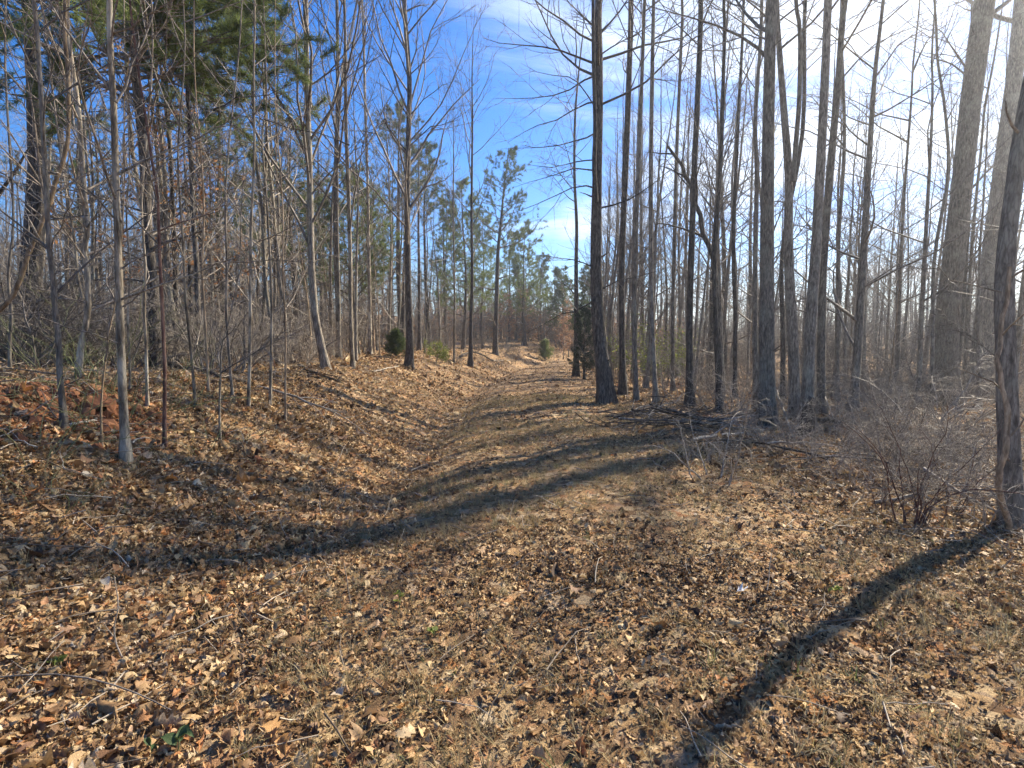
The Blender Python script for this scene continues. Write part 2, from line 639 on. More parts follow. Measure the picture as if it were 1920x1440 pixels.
# ------------------------------------------------------------------ trees
def trunk_mesh(rng, P, R, S=10, flare=.7, gz=None):
    """one trunk: P (K,3), R (K); flared, uneven"""
    h = P[:, 2] - (P[0, 2] if gz is None else gz)
    R = R * (1 + flare * np.exp(-np.maximum(h, 0) / (2.2 * R[0] + .04)))
    K = len(P)
    th = np.arange(S) / S * 6.283
    ph = rng.random(4) * 6.283
    hh = np.cumsum(np.r_[0, np.linalg.norm(np.diff(P, axis=0), axis=1)])
    rough = 1 + .07 * np.sin(2 * th[None] + ph[0] + .5 * hh[:, None]) + .05 * np.sin(3 * th[None] + ph[1] - .8 * hh[:, None])
    rough = rough + .26 * np.exp(-np.maximum(h, 0) / (2 * R[0] + .05))[:, None] * np.sin(5 * th[None] + ph[2])
    rough = rough + rng.normal(0, .018, (K, S))
    return tube_geo(P[None], R[None], S, rough[None])


STYLE = {
    # n1, t0, t1, angle, length(rel. height), up | n2, length2(rel.), angle2 | n3, length3
    'poplar': dict(n1=28, t0=.26, t1=.97, a1=.62, l1=.26, up1=.09, n2=6, l2=.38, a2=.6, n3=5, l3=.42, r1=.42),
    'tall': dict(n1=26, t0=.42, t1=.97, a1=.95, l1=.17, up1=.10, n2=6, l2=.45, a2=.75, n3=4, l3=.5, r1=.36),
    'sparse': dict(n1=15, t0=.34, t1=.96, a1=.80, l1=.15, up1=.10, n2=4, l2=.45, a2=.7, n3=3, l3=.45, r1=.40),
    'sapling': dict(n1=13, t0=.25, t1=.96, a1=.72, l1=.17, up1=.05, n2=4, l2=.45, a2=.7, n3=2, l3=.5, r1=.45),
    'spread': dict(n1=26, t0=.12, t1=.97, a1=1.05, l1=.24, up1=.06, n2=7, l2=.42, a2=.8, n3=4, l3=.42, r1=.42),
    'stem': dict(n1=0, t0=.5, t1=1, a1=.7, l1=.1, up1=0, n2=0, l2=.3, a2=.6, n3=0, l3=.3, r1=.4),
}


def crown_geo(rng, mb, P, R, height, st, extra=None, bias=None, dens=1.0):
    s = STYLE[st]
    P1, R1 = sprout(rng, P[None], R[None], int(s['n1'] * dens), s['t0'], s['t1'], s['a1'], s['l1'] * height, rr=s['r1'], K=7, wig=.11, up=s['up1'], taper=.45, bias=bias, min_r=.007)
    if len(P1):
        mb.tubes(P1, R1, 4)
    if extra is not None and len(extra[0]):
        P1, R1 = np.concatenate([P1, extra[0]]), np.concatenate([R1, extra[1]])
    if len(P1) == 0:
        return None
    P2, R2 = sprout(rng, P1, R1, s['n2'], .2, .97, s['a2'], seglen(P1) * s['l2'], rr=.62, K=5, wig=.14, up=.05, min_r=.0042)
    mb.tubes(P2, R2, 3)
    P3, R3 = sprout(rng, P2, R2, s['n3'], .25, .97, .65, seglen(P2) * s['l3'], rr=.7, K=4, wig=.15, up=.04, min_r=.003)
    mb.tubes(P3, R3, 3)
    return P1, P2, P3


def bend(rng, n, amp):
    """a smooth random sideways walk (n,2)"""
    w = np.cumsum(np.cumsum(rng.normal(0, 1, (n, 2)), 0), 0)
    w = w - np.linspace(0, 1, n)[:, None] * w[-1]
    return amp * w / (np.abs(w).max() + 1e-9)


FEET = []
HEROES = []          # (u, Y, short phrase) so that later labels can point at something


def hero(name, label, short, cat, pts, w0, w1, height, style, mat, Y=None, twig='twig', limbs=(), group=None, bias=None, dens=1.0, flare=.7, S=10, seed=0, leaves=None, second=None):
    rng = np.random.default_rng(1000 + seed)
    g = ground_at(*pts[0])
    if Y is not None:
        g = at(pts[0][0], pts[0][1], Y)
        g[2] = float(terrain(g[0], g[1]))
    Y = g[1]
    px = Y * CP / F_PX
    W = [at(u, v, Y) for u, v in pts[1:]]
    base = np.array([g[0], Y, g[2] - .12])
    line = [base] + W
    # above the picture the trunk goes on to its full height
    top = line[-1]
    d = norm(line[-1] - line[-2])
    while top[2] - g[2] < height:
        d = norm(d * .6 + np.array([0, 0, 1.0]) * .4 + np.r_[rng.normal(0, .05, 2), 0])
        top = top + d * min(2.2, max(.5, height / 8))
        line.append(top)
    n = 30
    P = catmull(line, n)
    P[:, 1] += bend(rng, n, .018 * height)[:, 1] * .6
    h = (P[:, 2] - g[2]) / max(P[-1, 2] - g[2], .1)
    hv = (at(*pts[-1], Y)[2] - g[2]) / max(P[-1, 2] - g[2], .1)
    r0, rv = w0 * px / 2, w1 * px / 2
    R = np.where(h < hv, r0 + (rv - r0) * h / max(hv, 1e-3), rv * (1 - .93 * (h - hv) / max(1 - hv, .02)))
    R = np.maximum(R, .004)
    root = empty(name, g)
    tag(root, label, cat, group)
    off = np.array([g[0], g[1], g[2]])
    mb = MB()
    V, Q = trunk_mesh(rng, P - off, R, S, flare, 0.0)
    mb.add(V, Q)
    mb.build('trunk', M[mat], root)
    if second:
        p2 = [at(u, v, Y - .05) for u, v in second[0]]
        t2 = p2[-1]
        dd = norm(p2[-1] - p2[-2])
        while t2[2] - g[2] < height * .9:
            dd = norm(dd * .6 + np.array([0, 0, .4]))
            t2 = t2 + dd * 2.0
            p2.append(t2)
        C = catmull(p2, 20)
        s = np.linspace(0, 1, 20)
        r2 = np.maximum(second[1] * px / 2 * (1 - .85 * s ** 1.3), .006)
        V, Q = tube_geo((C - off)[None], r2[None], 8)
        m2 = MB(); m2.add(V, Q)
        m2.build('stem', M[mat], root)
    EP, ER = [], []
    for lp, lw in limbs:
        sgn = rng.choice([-1, 1]) * rng.uniform(.1, .5)
        q = [at(u, v, Y + sgn * i * .35) for i, (u, v) in enumerate(lp)]
        C = catmull(q, 7)
        C[1:] += rng.normal(0, .012, (6, 3))
        near_i = int(np.argmin(np.abs(P[:, 2] - C[0, 2]))) if style != 'sparse' or name != 'bent_tree' else int(np.argmin(np.linalg.norm(P - C[0], axis=1)))
        a0, b0 = P[max(near_i - 1, 0)], P[min(near_i + 1, n - 1)]
        w_ = np.clip((C[0, 2] - a0[2]) / max(b0[2] - a0[2], 1e-3), 0, 1)
        foot = a0 + (b0 - a0) * w_
        if not second or np.linalg.norm((foot - C[0])[[0, 2]]) < .35:
            C = C + (foot - C[0])[None] * np.linspace(1, 0, 7)[:, None] ** .7
        r = lw * px / 2 * (1 - .95 * np.linspace(0, 1, 7) ** .8) + .0015
        m2 = MB()
        m2.tubes((C - off)[None], r[None], 6)
        bo = m2.build('branch', M[mat if mat != 'pale' else 'grey'], root)
        sy = STYLE[style]
        Pa, Ra = sprout(rng, (C - off)[None], r[None], sy['n2'] + 2, .2, .97, sy['a2'], seglen(C[None]) * sy['l2'], rr=.62, K=5, wig=.14, up=.05, min_r=.0042)
        Pb, Rb = sprout(rng, Pa, Ra, sy['n3'] + 1, .25, .97, .65, seglen(Pa) * sy['l3'], rr=.7, K=4, wig=.15, up=.04, min_r=.003)
        tm = MB()
        tm.tubes(Pa, Ra, 3)
        tm.tubes(Pb, Rb, 3)
        tm.build('twigs', M[twig], bo)['kind'] = 'stuff'
    cm = MB()
    if w0 > 8:
        Ps, Rs = sprout(rng, (P - off)[None], R[None], 9, .06, .6, 1.2, .30, rr=.22, K=4, wig=.12, up=.02, taper=0, len_sd=.6, min_r=.006)
        cm.tubes(Ps, np.maximum(Rs, .004), 4)
    extra = (np.array(EP) - off, np.array(ER)) if EP else None
    out = crown_geo(rng, cm, P - off, R, height, style, extra, bias, dens)
    if cm.n:
        cm.build('crown', M[twig], root)
    if leaves and out is not None:
        add_leaves(rng, root, out[2], leaves[0], leaves[1], leaves[2], 'foliage')
    FEET.append((g[0], g[1], r0))
    if short:
        HEROES.append((pix_of((g[0], g[1], CAM_H))[0], Y, short))
    return root


def add_leaves(rng, root, P3, frac, mat, size, name, low=0.0):
    """small dead or evergreen leaves held on the outer twigs"""
    tips = P3[:, 1:, :].reshape(-1, 3)
    keep = rng.random(len(tips)) < frac
    c = tips[keep] + rng.normal(0, size * .5, (keep.sum(), 3))
    n = len(c)
    a = norm(rng.normal(0, 1, (n, 3)) + np.array([0, 0, -.5]))
    b = norm(np.cross(a, rng.normal(0, 1, (n, 3))))
    s = (size * rng.uniform(.6, 1.3, n))[:, None]
    up = np.cross(a, b)
    V = np.stack([c, c + a * s * .5 + b * s * .32 + up * s * .1, c + a * s, c + a * s * .5 - b * s * .32 + up * s * .1], 1).reshape(-1, 3)
    k = np.arange(n)[:, None] * 4
    mb = MB()
    mb.add(V, None, np.concatenate([k + np.array([[0, 1, 2]]), k + np.array([[0, 2, 3]])]))
    return mb.build(name, M[mat], root, smooth=False)


def needle_geo(rng, mb, C, D, n, L, w):
    """tufts of needles at C pointing about D"""
    B = len(C)
    d = norm(D[:, None, :] * .75 + rng.normal(0, .62, (B, n, 3)))
    side = norm(np.cross(d, rng.normal(0, 1, (B, n, 3))))
    l = L * rng.uniform(.65, 1.15, (B, n, 1))
    c = C[:, None, :] + rng.normal(0, .02, (B, n, 3))
    V = np.stack([c - side * w, c + side * w, c + d * l], 2).reshape(-1, 3)
    k = np.arange(B * n)[:, None] * 3
    mb.add(V, None, k + np.arange(3)[None])


def pine_tree(name, label, short, base, height, r0, crown_from, spread, mat='needle', lean=(0, 0), seed=0, tufts=4, nn=16, nl=.17, nw=.006, group=None, dead=8, cat='pine tree', path=None, more=1.0, rise=.09, ang=1.15):
    rng = np.random.default_rng(5000 + seed)
    n = 26
    s = np.linspace(0, 1, n)
    if path is None:
        P = np.zeros((n, 3))
        P[:, :2] = bend(rng, n, .02 * height) + s[:, None] * np.array(lean)
        P[:, 2] = -.12 + s * (height + .12)
    else:
        P = catmull(path, n)
    R = np.maximum(r0 * (1 - .9 * s), .008)
    root = empty(name, base)
    tag(root, label, cat, group)
    mb = MB()
    V, Q = trunk_mesh(rng, P, R, 9, .4, 0.0)
    mb.add(V, Q)
    mb.build('trunk', M['dark'], root)
    bm, nm = MB(), MB()
    n1 = int((46 * (1 - crown_from) + 12) * more)
    P1, R1 = sprout(rng, P[None], R[None], n1, crown_from, .985, ang, spread, rr=.42, K=7, wig=.10, up=rise, taper=.72, ang_sd=.18)
    bm.tubes(P1, R1, 4)
    P2, R2 = sprout(rng, P1, R1, 8, .25, .98, .75, seglen(P1) * .40, rr=.6, K=4, wig=.12, up=.08)
    bm.tubes(P2, R2, 3)
    if dead:
        Pd, Rd = sprout(rng, P[None], R[None], dead, .12, crown_from, 1.35, spread * .55, rr=.3, K=6, wig=.12, up=-.02, taper=0)
        bm.tubes(Pd, Rd, 4)
        P4, R4 = sprout(rng, Pd, Rd, 5, .2, .95, .7, seglen(Pd) * .3, K=4)
        bm.tubes(P4, R4, 3)
    bm.build('crown', M['twig'], root)
    for PP, nt_ in ((P2, tufts), (P1, 3)):
        t = .35 + .65 * (np.arange(nt_)[None] + rng.random((len(PP), nt_))) / nt_
        pos, tan, _ = along(PP, np.ones(PP.shape[:2]), np.minimum(t, .999))
        needle_geo(rng, nm, pos.reshape(-1, 3), norm(tan.reshape(-1, 3) + np.array([0, 0, .35])), nn, nl, nw)
    nm.build('needles', M[mat], root, smooth=False)
    if short:
        HEROES.append((pix_of((base[0], base[1], CAM_H))[0], base[1], short))
    return root


# ------------------------------------------------------------------ trees on the left bank that can be told apart
hero('young_tree', 'straight smooth pale grey young tree with flared foot on the left bank', 'the pale straight bank tree', 'tree',
     [(235, 868), (226, 700), (220, 560), (214, 400), (209, 220), (206, 100), (203, 0)], 16, 9.5, 9.0, 'sapling', 'pale', seed=1, S=14, twig='twig', flare=.8,
     limbs=[([(206, 72), (240, 52), (285, 25), (330, -5)], 4), ([(217, 326), (290, 292), (370, 255), (430, 222), (480, 195)], 4.5),
            ([(222, 562), (290, 535), (360, 515), (430, 488), (500, 440)], 4), ([(212, 118), (260, 117), (300, 120), (340, 126)], 2.6),
            ([(222, 364), (262, 346), (300, 338), (345, 330)], 3), ([(216, 250), (170, 215), (130, 170), (90, 130)], 2.6), ([(219, 415), (180, 370), (120, 330), (60, 300)], 2.6)])
hero('young_tree', 'slender dark grey tree with curved foot beside the bare red clay', 'the curved-foot tree', 'tree',
     [(124, 812), (113, 745), (104, 690), (98, 620), (89, 520), (80, 440), (67, 233), (56, 110), (48, 0)], 11, 7, 8.5, 'sapling', 'grey', seed=2, S=12,
     limbs=[([(83, 467), (120, 400), (150, 330)], 2.4), ([(66, 235), (30, 190), (0, 150)], 2.4)])
hero('crooked_tree', 'crooked whitish tree with a kinked stem behind the red clay patch', 'the crooked whitish tree', 'tree',
     [(143, 716), (147, 655), (160, 585), (154, 500), (147, 470), (152, 422), (143, 367), (137, 267), (132, 180), (118, 60), (110, 0)], 10, 7, 10.0, 'spread', 'pale', seed=3, twig='twig_pale',
     second=([(156, 560), (146, 520), (140, 450), (128, 380), (115, 300)], 5),
     limbs=[([(152, 425), (175, 395), (200, 340), (225, 300)], 3), ([(160, 580), (190, 540), (225, 520), (260, 500)], 3)])
hero('red_sapling', 'thin reddish brown sapling on the bank beside the pale straight tree', 'the reddish sapling', 'tree',
     [(308, 842), (311, 760), (313, 690), (311, 600), (307, 480), (304, 370), (292, 290), (281, 210), (270, 140)], 7, 3.4, 6.8, 'sapling', 'red', seed=4, dens=.8,
     limbs=[([(306, 437), (350, 418), (390, 400), (425, 372)], 2.4), ([(279, 215), (292, 196)], 2)])
for k, (lab, pts, w0, w1, hh, mt, yy) in enumerate([
    ('knobbly pale sapling just right of the pale straight bank tree', [(275, 766), (272, 647), (269, 580), (275, 500), (272, 400), (280, 300)], 6, 3.4, 7.5, 'pale', None),
    ('thin pale sapling, first of three slim stems right of the reddish sapling', [(368, 767), (360, 660), (352, 560), (351, 480), (346, 380), (343, 270)], 5.5, 3.2, 7.8, 'pale', None),
    ('thin kinked sapling, second of three slim stems right of the reddish sapling', [(392, 742), (388, 690), (380, 580), (375, 500), (377, 400), (370, 280)], 5, 3, 7.8, 'tan', None),
    ('thin leaning sapling, third of three slim stems right of the reddish sapling', [(437, 748), (431, 680), (424, 590), (423, 480), (418, 380), (424, 250)], 5.5, 3.3, 8.5, 'grey', None),
    ('tall slim straight sapling rising into the sky right of the big pine', [(465, 768), (467, 660), (466, 540), (466, 420), (470, 280), (468, 140), (470, 0)], 6, 3.6, 9.2, 'pale', None),
    ('slim pale sapling with a slight wave, left of the twig-thin sapling', [(505, 763), (509, 650), (510, 560), (508, 480), (502, 370), (494, 260), (502, 190)], 5.5, 2.6, 7.2, 'pale', None),
    ('twig-thin sapling nearest the ditch on the left bank', [(535, 792), (536, 680), (537, 600), (533, 520), (534, 420), (530, 330)], 4.5, 2.4, 6.2, 'tan', None),
    ('short dark sapling with one long side branch low on the bank', [(413, 836), (411, 770), (414, 700), (417, 648), (430, 600)], 5, 2, 2.6, 'grey', None),
    ('short whippy sapling standing between the clay patch and the pale tree', [(190, 842), (188, 760), (193, 690), (201, 620), (212, 560)], 4, 1.8, 2.8, 'tan', None),
    ('thin forked sapling at the left edge of the bank above the clay', [(18, 705), (17, 650), (20, 590), (15, 520), (24, 430), (20, 320)], 6, 4, 8.0, 'grey', None),
    ('thin pale stem right of the clay, behind the pale straight tree', [(243, 735), (246, 660), (244, 590), (247, 500), (240, 400), (248, 300)], 4.5, 2.6, 6.6, 'pale', None),
]):
    lb = [([(414, 700), (460, 670), (510, 640), (545, 612)], 2.2)] if 'one long side' in lab else []
    hero('sapling', lab, None, 'sapling', pts, w0, w1, hh, 'sapling', mt, Y=yy, seed=20 + k, dens=.65, flare=.5, S=8, group='thin saplings on the left bank', limbs=lb, twig='twig_pale' if mt == 'pale' else 'twig')
hero('leaning_stem', 'smooth tan stem curving in from the left edge of the picture', None, 'tree',
     [(-110, 700), (-60, 640), (0, 586), (36, 545), (63, 467), (92, 400), (108, 340), (125, 277), (128, 200), (126, 143), (117, 67), (118, 0)], 9, 6.5, 6.2, 'sapling', 'tan', Y=4.7, seed=41, flare=.2, dens=.7)
hero('bent_tree', 'dark bent-over tree arching high across the left bank', 'the arching bent tree', 'tree',
     [(-120, 690), (-60, 480), (0, 362), (28, 322), (60, 268), (98, 240), (150, 213), (205, 206), (258, 195), (320, 199), (380, 202), (430, 214), (490, 222), (545, 241), (600, 250), (655, 272)], 19, 3.0, .6, 'sparse', 'dark', Y=6.8, seed=42, flare=.4, dens=1.9,
     limbs=[([(205, 206), (190, 160), (160, 120), (150, 70)], 3.5), ([(430, 214), (470, 190), (520, 180), (560, 150)], 2.6), ([(320, 199), (350, 240), (390, 260), (420, 300)], 2.6)])
hero('dark_tree', 'dark tree with a bowed foot where the left bank meets the track', 'the dark bow-footed tree', 'tree',
     [(613, 694), (604, 650), (594, 590), (588, 500), (586, 380), (584, 280), (580, 170), (577, 0)], 13, 9, 15.5, 'poplar', 'grey', seed=43, S=12, dens=1.0,
     limbs=[([(586, 372), (620, 330), (660, 290), (690, 240)], 3), ([(583, 250), (550, 200), (520, 140), (500, 70)], 3)])
hero('twin_stem_tree', 'slim grey tree with two close stems right of the bow-footed tree', 'the slim two-stemmed tree', 'tree',
     [(636, 672), (633, 560), (628, 450), (628, 300), (630, 150), (628, 0)], 9, 6, 17, 'poplar', 'grey', Y=17.5, seed=44, second=([(636, 600), (634, 500), (632, 400), (634, 250), (645, 120), (668, 10)], 6))
hero('slim_tree', 'slim lit tree with a dark mossy foot at the bank edge', 'the slim mossy-footed tree', 'tree',
     [(662, 692), (661, 600), (659, 500), (657, 380), (652, 250), (650, 130), (646, 0)], 8, 4.5, 13, 'poplar', 'pale', seed=45, dens=.8)
hero('slim_tree', 'pale slim tree with shedding lower twigs between two dark trunks', None, 'tree',
     [(694, 668), (692, 560), (690, 470), (688, 350), (684, 210), (680, 60)], 7, 4, 15, 'poplar', 'pale', Y=22, seed=46)
hero('dark_tree', 'upright dark trunk with V-shaped upswept branches left of the track', 'the dark V-branched tree', 'tree',
     [(767, 690), (769, 640), (766, 560), (765, 470), (765, 360), (767, 260), (769, 160), (762, 60), (758, 0)], 13.5, 7, 17.5, 'poplar', 'dark', seed=47, S=12, dens=1.15,
     limbs=[([(766, 288), (735, 250), (712, 215), (690, 165)], 3.2), ([(767, 222), (740, 180), (715, 130), (700, 95)], 3.4), ([(768, 150), (752, 110), (735, 70), (722, 0)], 3),
            ([(768, 140), (780, 100), (783, 50), (784, -10)], 3.6), ([(768, 220), (795, 190), (830, 160), (860, 150)], 2.4), ([(770, 278), (810, 240), (850, 230), (900, 185)], 2.6),
            ([(770, 145), (800, 115), (820, 80), (835, 20)], 2.4)])
hero('slim_tree', 'slim tall tree with a lit right side beside the ditch bend', 'the ditch-bend tree', 'tree',
     [(882, 674), (883, 600), (885, 520), (884, 400), (885, 300), (886, 215), (885, 170)], 8, 2.5, 16, 'poplar', 'dark', Y=27, seed=48, dens=.8)
hero('slim_tree', 'very thin lit stem between the V-branched tree and the ditch bend', None, 'tree',
     [(851, 676), (852, 600), (852, 500), (850, 400), (851, 290)], 4.5, 2, 11, 'poplar', 'pale', Y=26, seed=49)
# ------------------------------------------------------------------ trees right of the track
hero('twin_stem_tree', 'thick dark tree with a second stem and long branches sweeping over the track', 'the thick trackside tree', 'tree',
     [(1138, 757), (1130, 680), (1123, 600), (1120, 480), (1122, 340), (1125, 200), (1125, 90), (1124, 0)], 26, 13, 19, 'tall', 'dark', seed=60, S=14, flare=.5,
     second=([(1118, 380), (1114, 310), (1116, 240), (1113, 120), (1112, 0)], 9),
     limbs=[([(1113, 115), (1070, 97), (1030, 85), (985, 81), (940, 80), (905, 70)], 4.6), ([(1112, 48), (1085, 25), (1060, 0), (1040, -30)], 4.6),
            ([(1112, 132), (1070, 153), (1030, 174), (980, 182), (930, 184)], 3.8), ([(1112, 183), (1080, 194), (1035, 222), (990, 236), (953, 268)], 3.8),
            ([(1113, 240), (1080, 258), (1040, 270), (990, 276), (940, 278)], 3.4), ([(1113, 295), (1075, 300), (1030, 312), (985, 308)], 3),
            ([(1113, 316), (1070, 313), (1020, 330), (960, 352)], 3.2), ([(1113, 350), (1080, 346), (1040, 362), (985, 388), (930, 412)], 3.4),
            ([(1135, 388), (1190, 372), (1235, 342), (1275, 300)], 4), ([(1113, 500), (1090, 492), (1045, 482), (985, 478)], 3.6),
            ([(1115, 560), (1080, 582), (1050, 588), (1020, 606), (990, 622)], 3.6), ([(1130, 545), (1170, 525), (1215, 515), (1260, 500)], 3.2),
            ([(1113, 205), (1085, 160), (1060, 140), (1020, 138), (975, 120)], 3)])
hero('slim_tree', 'dark slim trunk at the far right edge of the track, with cedar around its foot', 'the cedar-footed trunk', 'tree',
     [(1081, 692), (1081, 600), (1080, 500), (1081, 420), (1077, 330), (1078, 220)], 10, 4, 15, 'tall', 'dark', Y=25, seed=61, dens=.9, limbs=[([(1079, 555), (1065, 540), (1045, 528), (1020, 545)], 3)])
for k, (lab, short, pts, w0, w1, hh, mt, yy, sty) in enumerate([
    ('straight dark trunk, first beyond the thick trackside tree', 'the straight dark trunk', [(1168, 742), (1166, 600), (1166, 480), (1172, 300), (1178, 120), (1180, 0)], 13, 9, 19, 'dark', None, 'tall'),
    ('slim lit trunk with flared foot, second beyond the thick trackside tree', 'the slim flared trunk', [(1194, 754), (1189, 640), (1190, 480), (1198, 300), (1204, 120), (1209, 0)], 10, 6.5, 18, 'grey', None, 'tall'),
    ('slim straight trunk with a pale edge left of the yellow-green bush', 'the slim pale-edged trunk', [(1231, 757), (1225, 640), (1222, 480), (1222, 300), (1224, 130), (1226, 0)], 10, 6, 18, 'grey', None, 'tall'),
    ('dark trunk by the brush pile with a broken leaning snag against it', 'the brush-pile trunk', [(1294, 764), (1294, 640), (1297, 480), (1302, 300), (1309, 120), (1313, 0)], 14, 8.5, 19, 'dark', None, 'tall'),
    ('short-looking dark stem with root flare right of the brush pile', 'the root-flared dark stem', [(1349, 776), (1345, 700), (1340, 600), (1337, 480), (1348, 300), (1355, 60), (1356, 0)], 11, 5, 15, 'dark', None, 'sparse'),
    ('slender wavy trunk between the brush pile and the thick straight trunk', 'the slender wavy trunk', [(1418, 752), (1414, 600), (1412, 480), (1413, 330), (1410, 230), (1420, 80), (1423, 0)], 10, 6, 17, 'grey', 13.5, 'tall'),
    ('thick straight trunk with one long limb reaching left high up', 'the thick straight trunk', [(1438, 800), (1438, 640), (1440, 480), (1444, 300), (1448, 150), (1455, 0)], 27, 20, 20, 'grey', None, 'tall'),
    ('tall trunk splitting into a steep fork at mid height', 'the tall forked trunk', [(1494, 765), (1490, 640), (1484, 480), (1487, 330), (1478, 200), (1468, 60), (1465, 0)], 20, 9, 19, 'grey', 12.3, 'tall'),
    ('tall trunk leaning right, nearer of the leaning pair', 'the nearer leaning trunk', [(1512, 775), (1518, 620), (1529, 480), (1541, 300), (1552, 130), (1560, 0)], 20, 14, 20, 'grey', 11.5, 'tall'),
    ('tall trunk leaning right, farther of the leaning pair', 'the farther leaning trunk', [(1540, 760), (1541, 600), (1545, 480), (1562, 280), (1574, 150), (1585, 0)], 15, 11, 20, 'grey', 13.2, 'tall'),
    ('knotty trunk with crooked upper branches right of the leaning pair', 'the knotty crooked trunk', [(1597, 800), (1606, 690), (1616, 580), (1626, 470), (1637, 300), (1650, 130), (1665, 0)], 16, 6, 17, 'grey', 13.6, 'spread'),
    ('thin upright trunk right of the knotty crooked trunk', 'the thin upright trunk', [(1680, 745), (1683, 600), (1685, 480), (1692, 330), (1702, 190), (1706, 120)], 8, 3, 14, 'grey', 17, 'spread'),
    ('thin trunk with fine sky-lit twigs left of the massive trunk', 'the thin twiggy trunk', [(1722, 750), (1726, 600), (1731, 430), (1738, 280), (1741, 160), (1740, 100)], 9, 3.5, 14, 'grey', 16, 'spread'),
    ('massive straight trunk leaning slightly right near the picture edge', 'the massive leaning trunk', [(1768, 785), (1772, 640), (1786, 480), (1806, 320), (1826, 160), (1846, 0)], 40, 30, 24, 'grey', 16.8, 'tall'),
    ('wavy thin stem just left of the massive trunk', None, [(1745, 770), (1748, 640), (1752, 480), (1777, 330), (1772, 220), (1758, 120), (1755, 40)], 7, 4, 13, 'grey', 14, 'sparse'),
    ('second massive trunk, close behind and right of the first', 'the second massive trunk', [(1828, 778), (1838, 640), (1852, 480), (1876, 260), (1894, 110), (1906, 0)], 32, 24, 24, 'grey', 20.5, 'tall'),
    ('big rough trunk wrapped by a vine at the right picture edge', 'the vine-wrapped edge trunk', [(1900, 988), (1899, 870), (1901, 740), (1906, 620), (1917, 490), (1942, 330), (1978, 120)], 35, 25, 21, 'grey', None, 'tall'),
    ('thin straight stem in the gap right of the massive trunk', None, [(1806, 760), (1812, 600), (1822, 450), (1838, 300), (1846, 200)], 7, 4, 14, 'grey', 17, 'sparse'),
    ('slim dark trunk between the wavy trunk and the brush pile stem', None, [(1378, 750), (1378, 600), (1374, 450), (1382, 260), (1392, 60), (1394, 0)], 8, 5, 17, 'dark', 16, 'tall'),
    ('slim grey trunk between the pale-edged trunk and the brush pile', None, [(1262, 738), (1262, 600), (1266, 450), (1272, 260), (1280, 60), (1282, 0)], 8, 5, 17, 'grey', 18, 'tall'),
    ('slim dark trunk close behind the forked trunk', None, [(1468, 745), (1466, 600), (1466, 460), (1500, 260), (1504, 60), (1506, 0)], 9, 6, 17, 'dark', 16, 'tall'),
    ('slim trunk seen between the leaning pair and the knotty trunk', None, [(1571, 748), (1572, 600), (1578, 440), (1590, 260), (1584, 60), (1584, 0)], 8, 5, 16, 'grey', 16, 'sparse'),
]):
    lim, sec = [], None
    if 'one long limb' in lab:
        lim = [([(1437, 107), (1415, 85), (1385, 62), (1340, 45), (1290, 33), (1235, 14), (1180, 0)], 7.5)]
    if 'steep fork' in lab:
        sec = ([(1487, 340), (1493, 260), (1499, 180), (1500, 60), (1492, 0)], 9)
    if 'vine' in lab:
        lim = [([(1875, 545), (1830, 535), (1780, 520), (1730, 495)], 3), ([(1875, 690), (1830, 640), (1790, 610), (1740, 590)], 3)]
    if lab.startswith('massive'):
        lim = [([(1808, 150), (1780, 100), (1755, 60), (1720, 30)], 5), ([(1806, 155), (1770, 120), (1725, 105), (1670, 70)], 4)]
    if 'knotty' in lab:
        lim = [([(1640, 270), (1600, 240), (1560, 190), (1520, 180)], 3.4), ([(1648, 140), (1690, 80), (1740, 50), (1800, 10)], 3.6), ([(1632, 230), (1590, 215), (1545, 180), (1500, 178)], 3)]
    hero('tall_tree' if hh > 16 else 'slim_tree', lab, short, 'tree', pts, w0, w1, hh, sty, mt, Y=yy, seed=70 + k, limbs=lim, second=sec, S=14 if w0 > 18 else 9, dens=.8, flare=.45 if w0 > 18 else .6)

# ------------------------------------------------------------------ pines
def g_at(x, y):
    return (x, y, float(terrain(x, y)))


def g_px(u, Y):
    x = (u - CU) / F_PX * Y
    return g_at(x, Y)


pine_tree('pine_tree', 'big dark pine with hanging green boughs behind the pale straight tree', 'the big left pine', g_px(288, 9.6), 12, .10, .36, 3.0, 'needle_light', seed=1, tufts=11, nn=24, nl=.18, nw=.0048, more=2.8, rise=-.01, ang=1.3)
pine_tree('pine_tree', 'dense green pine crown just right of the big left pine', None, g_px(372, 10.8), 12, .06, .44, 2.0, 'needle_light', seed=21, tufts=10, nn=22, nl=.17, nw=.005, more=2.2, rise=.0, ang=1.3)
for k_, (u_, Y_, h_, cf_, mt_, lab_) in enumerate([(600, 33, 9.5, .3, 'needle_light', 'soft green pine behind the bow-footed tree'), (700, 38, 10.5, .3, 'needle_light', 'soft green pine between the mossy-footed and V-branched trees'),
                                             (840, 44, 11.5, .25, 'needle_light', 'soft green pine behind the very thin lit stem'), (905, 47, 11, .25, 'needle_light', 'soft green pine just left of the leaning tufted pine'),
                                             (955, 56, 10.5, .2, 'needle_light', 'soft green pine behind the leaning tufted pine'), (1015, 60, 9, .2, 'needle', 'dull green pine in the middle of the track end'),
                                             (520, 30, 9.5, .35, 'needle', 'dull green pine behind the wavy pale sapling')]):
    pine_tree('pine_tree', lab_, None, g_px(u_, Y_), h_, .12, cf_, 2.5, mt_, seed=40 + k_, nn=18, nl=.23, nw=.0075, dead=4, more=1.2)
pine_tree('pine_tree', 'dark pine trunk with ragged crown at the far left edge', 'the dark left-edge pine', g_px(50, 12.5), 15, .21, .5, 2.6, 'needle', seed=2, nl=.18)
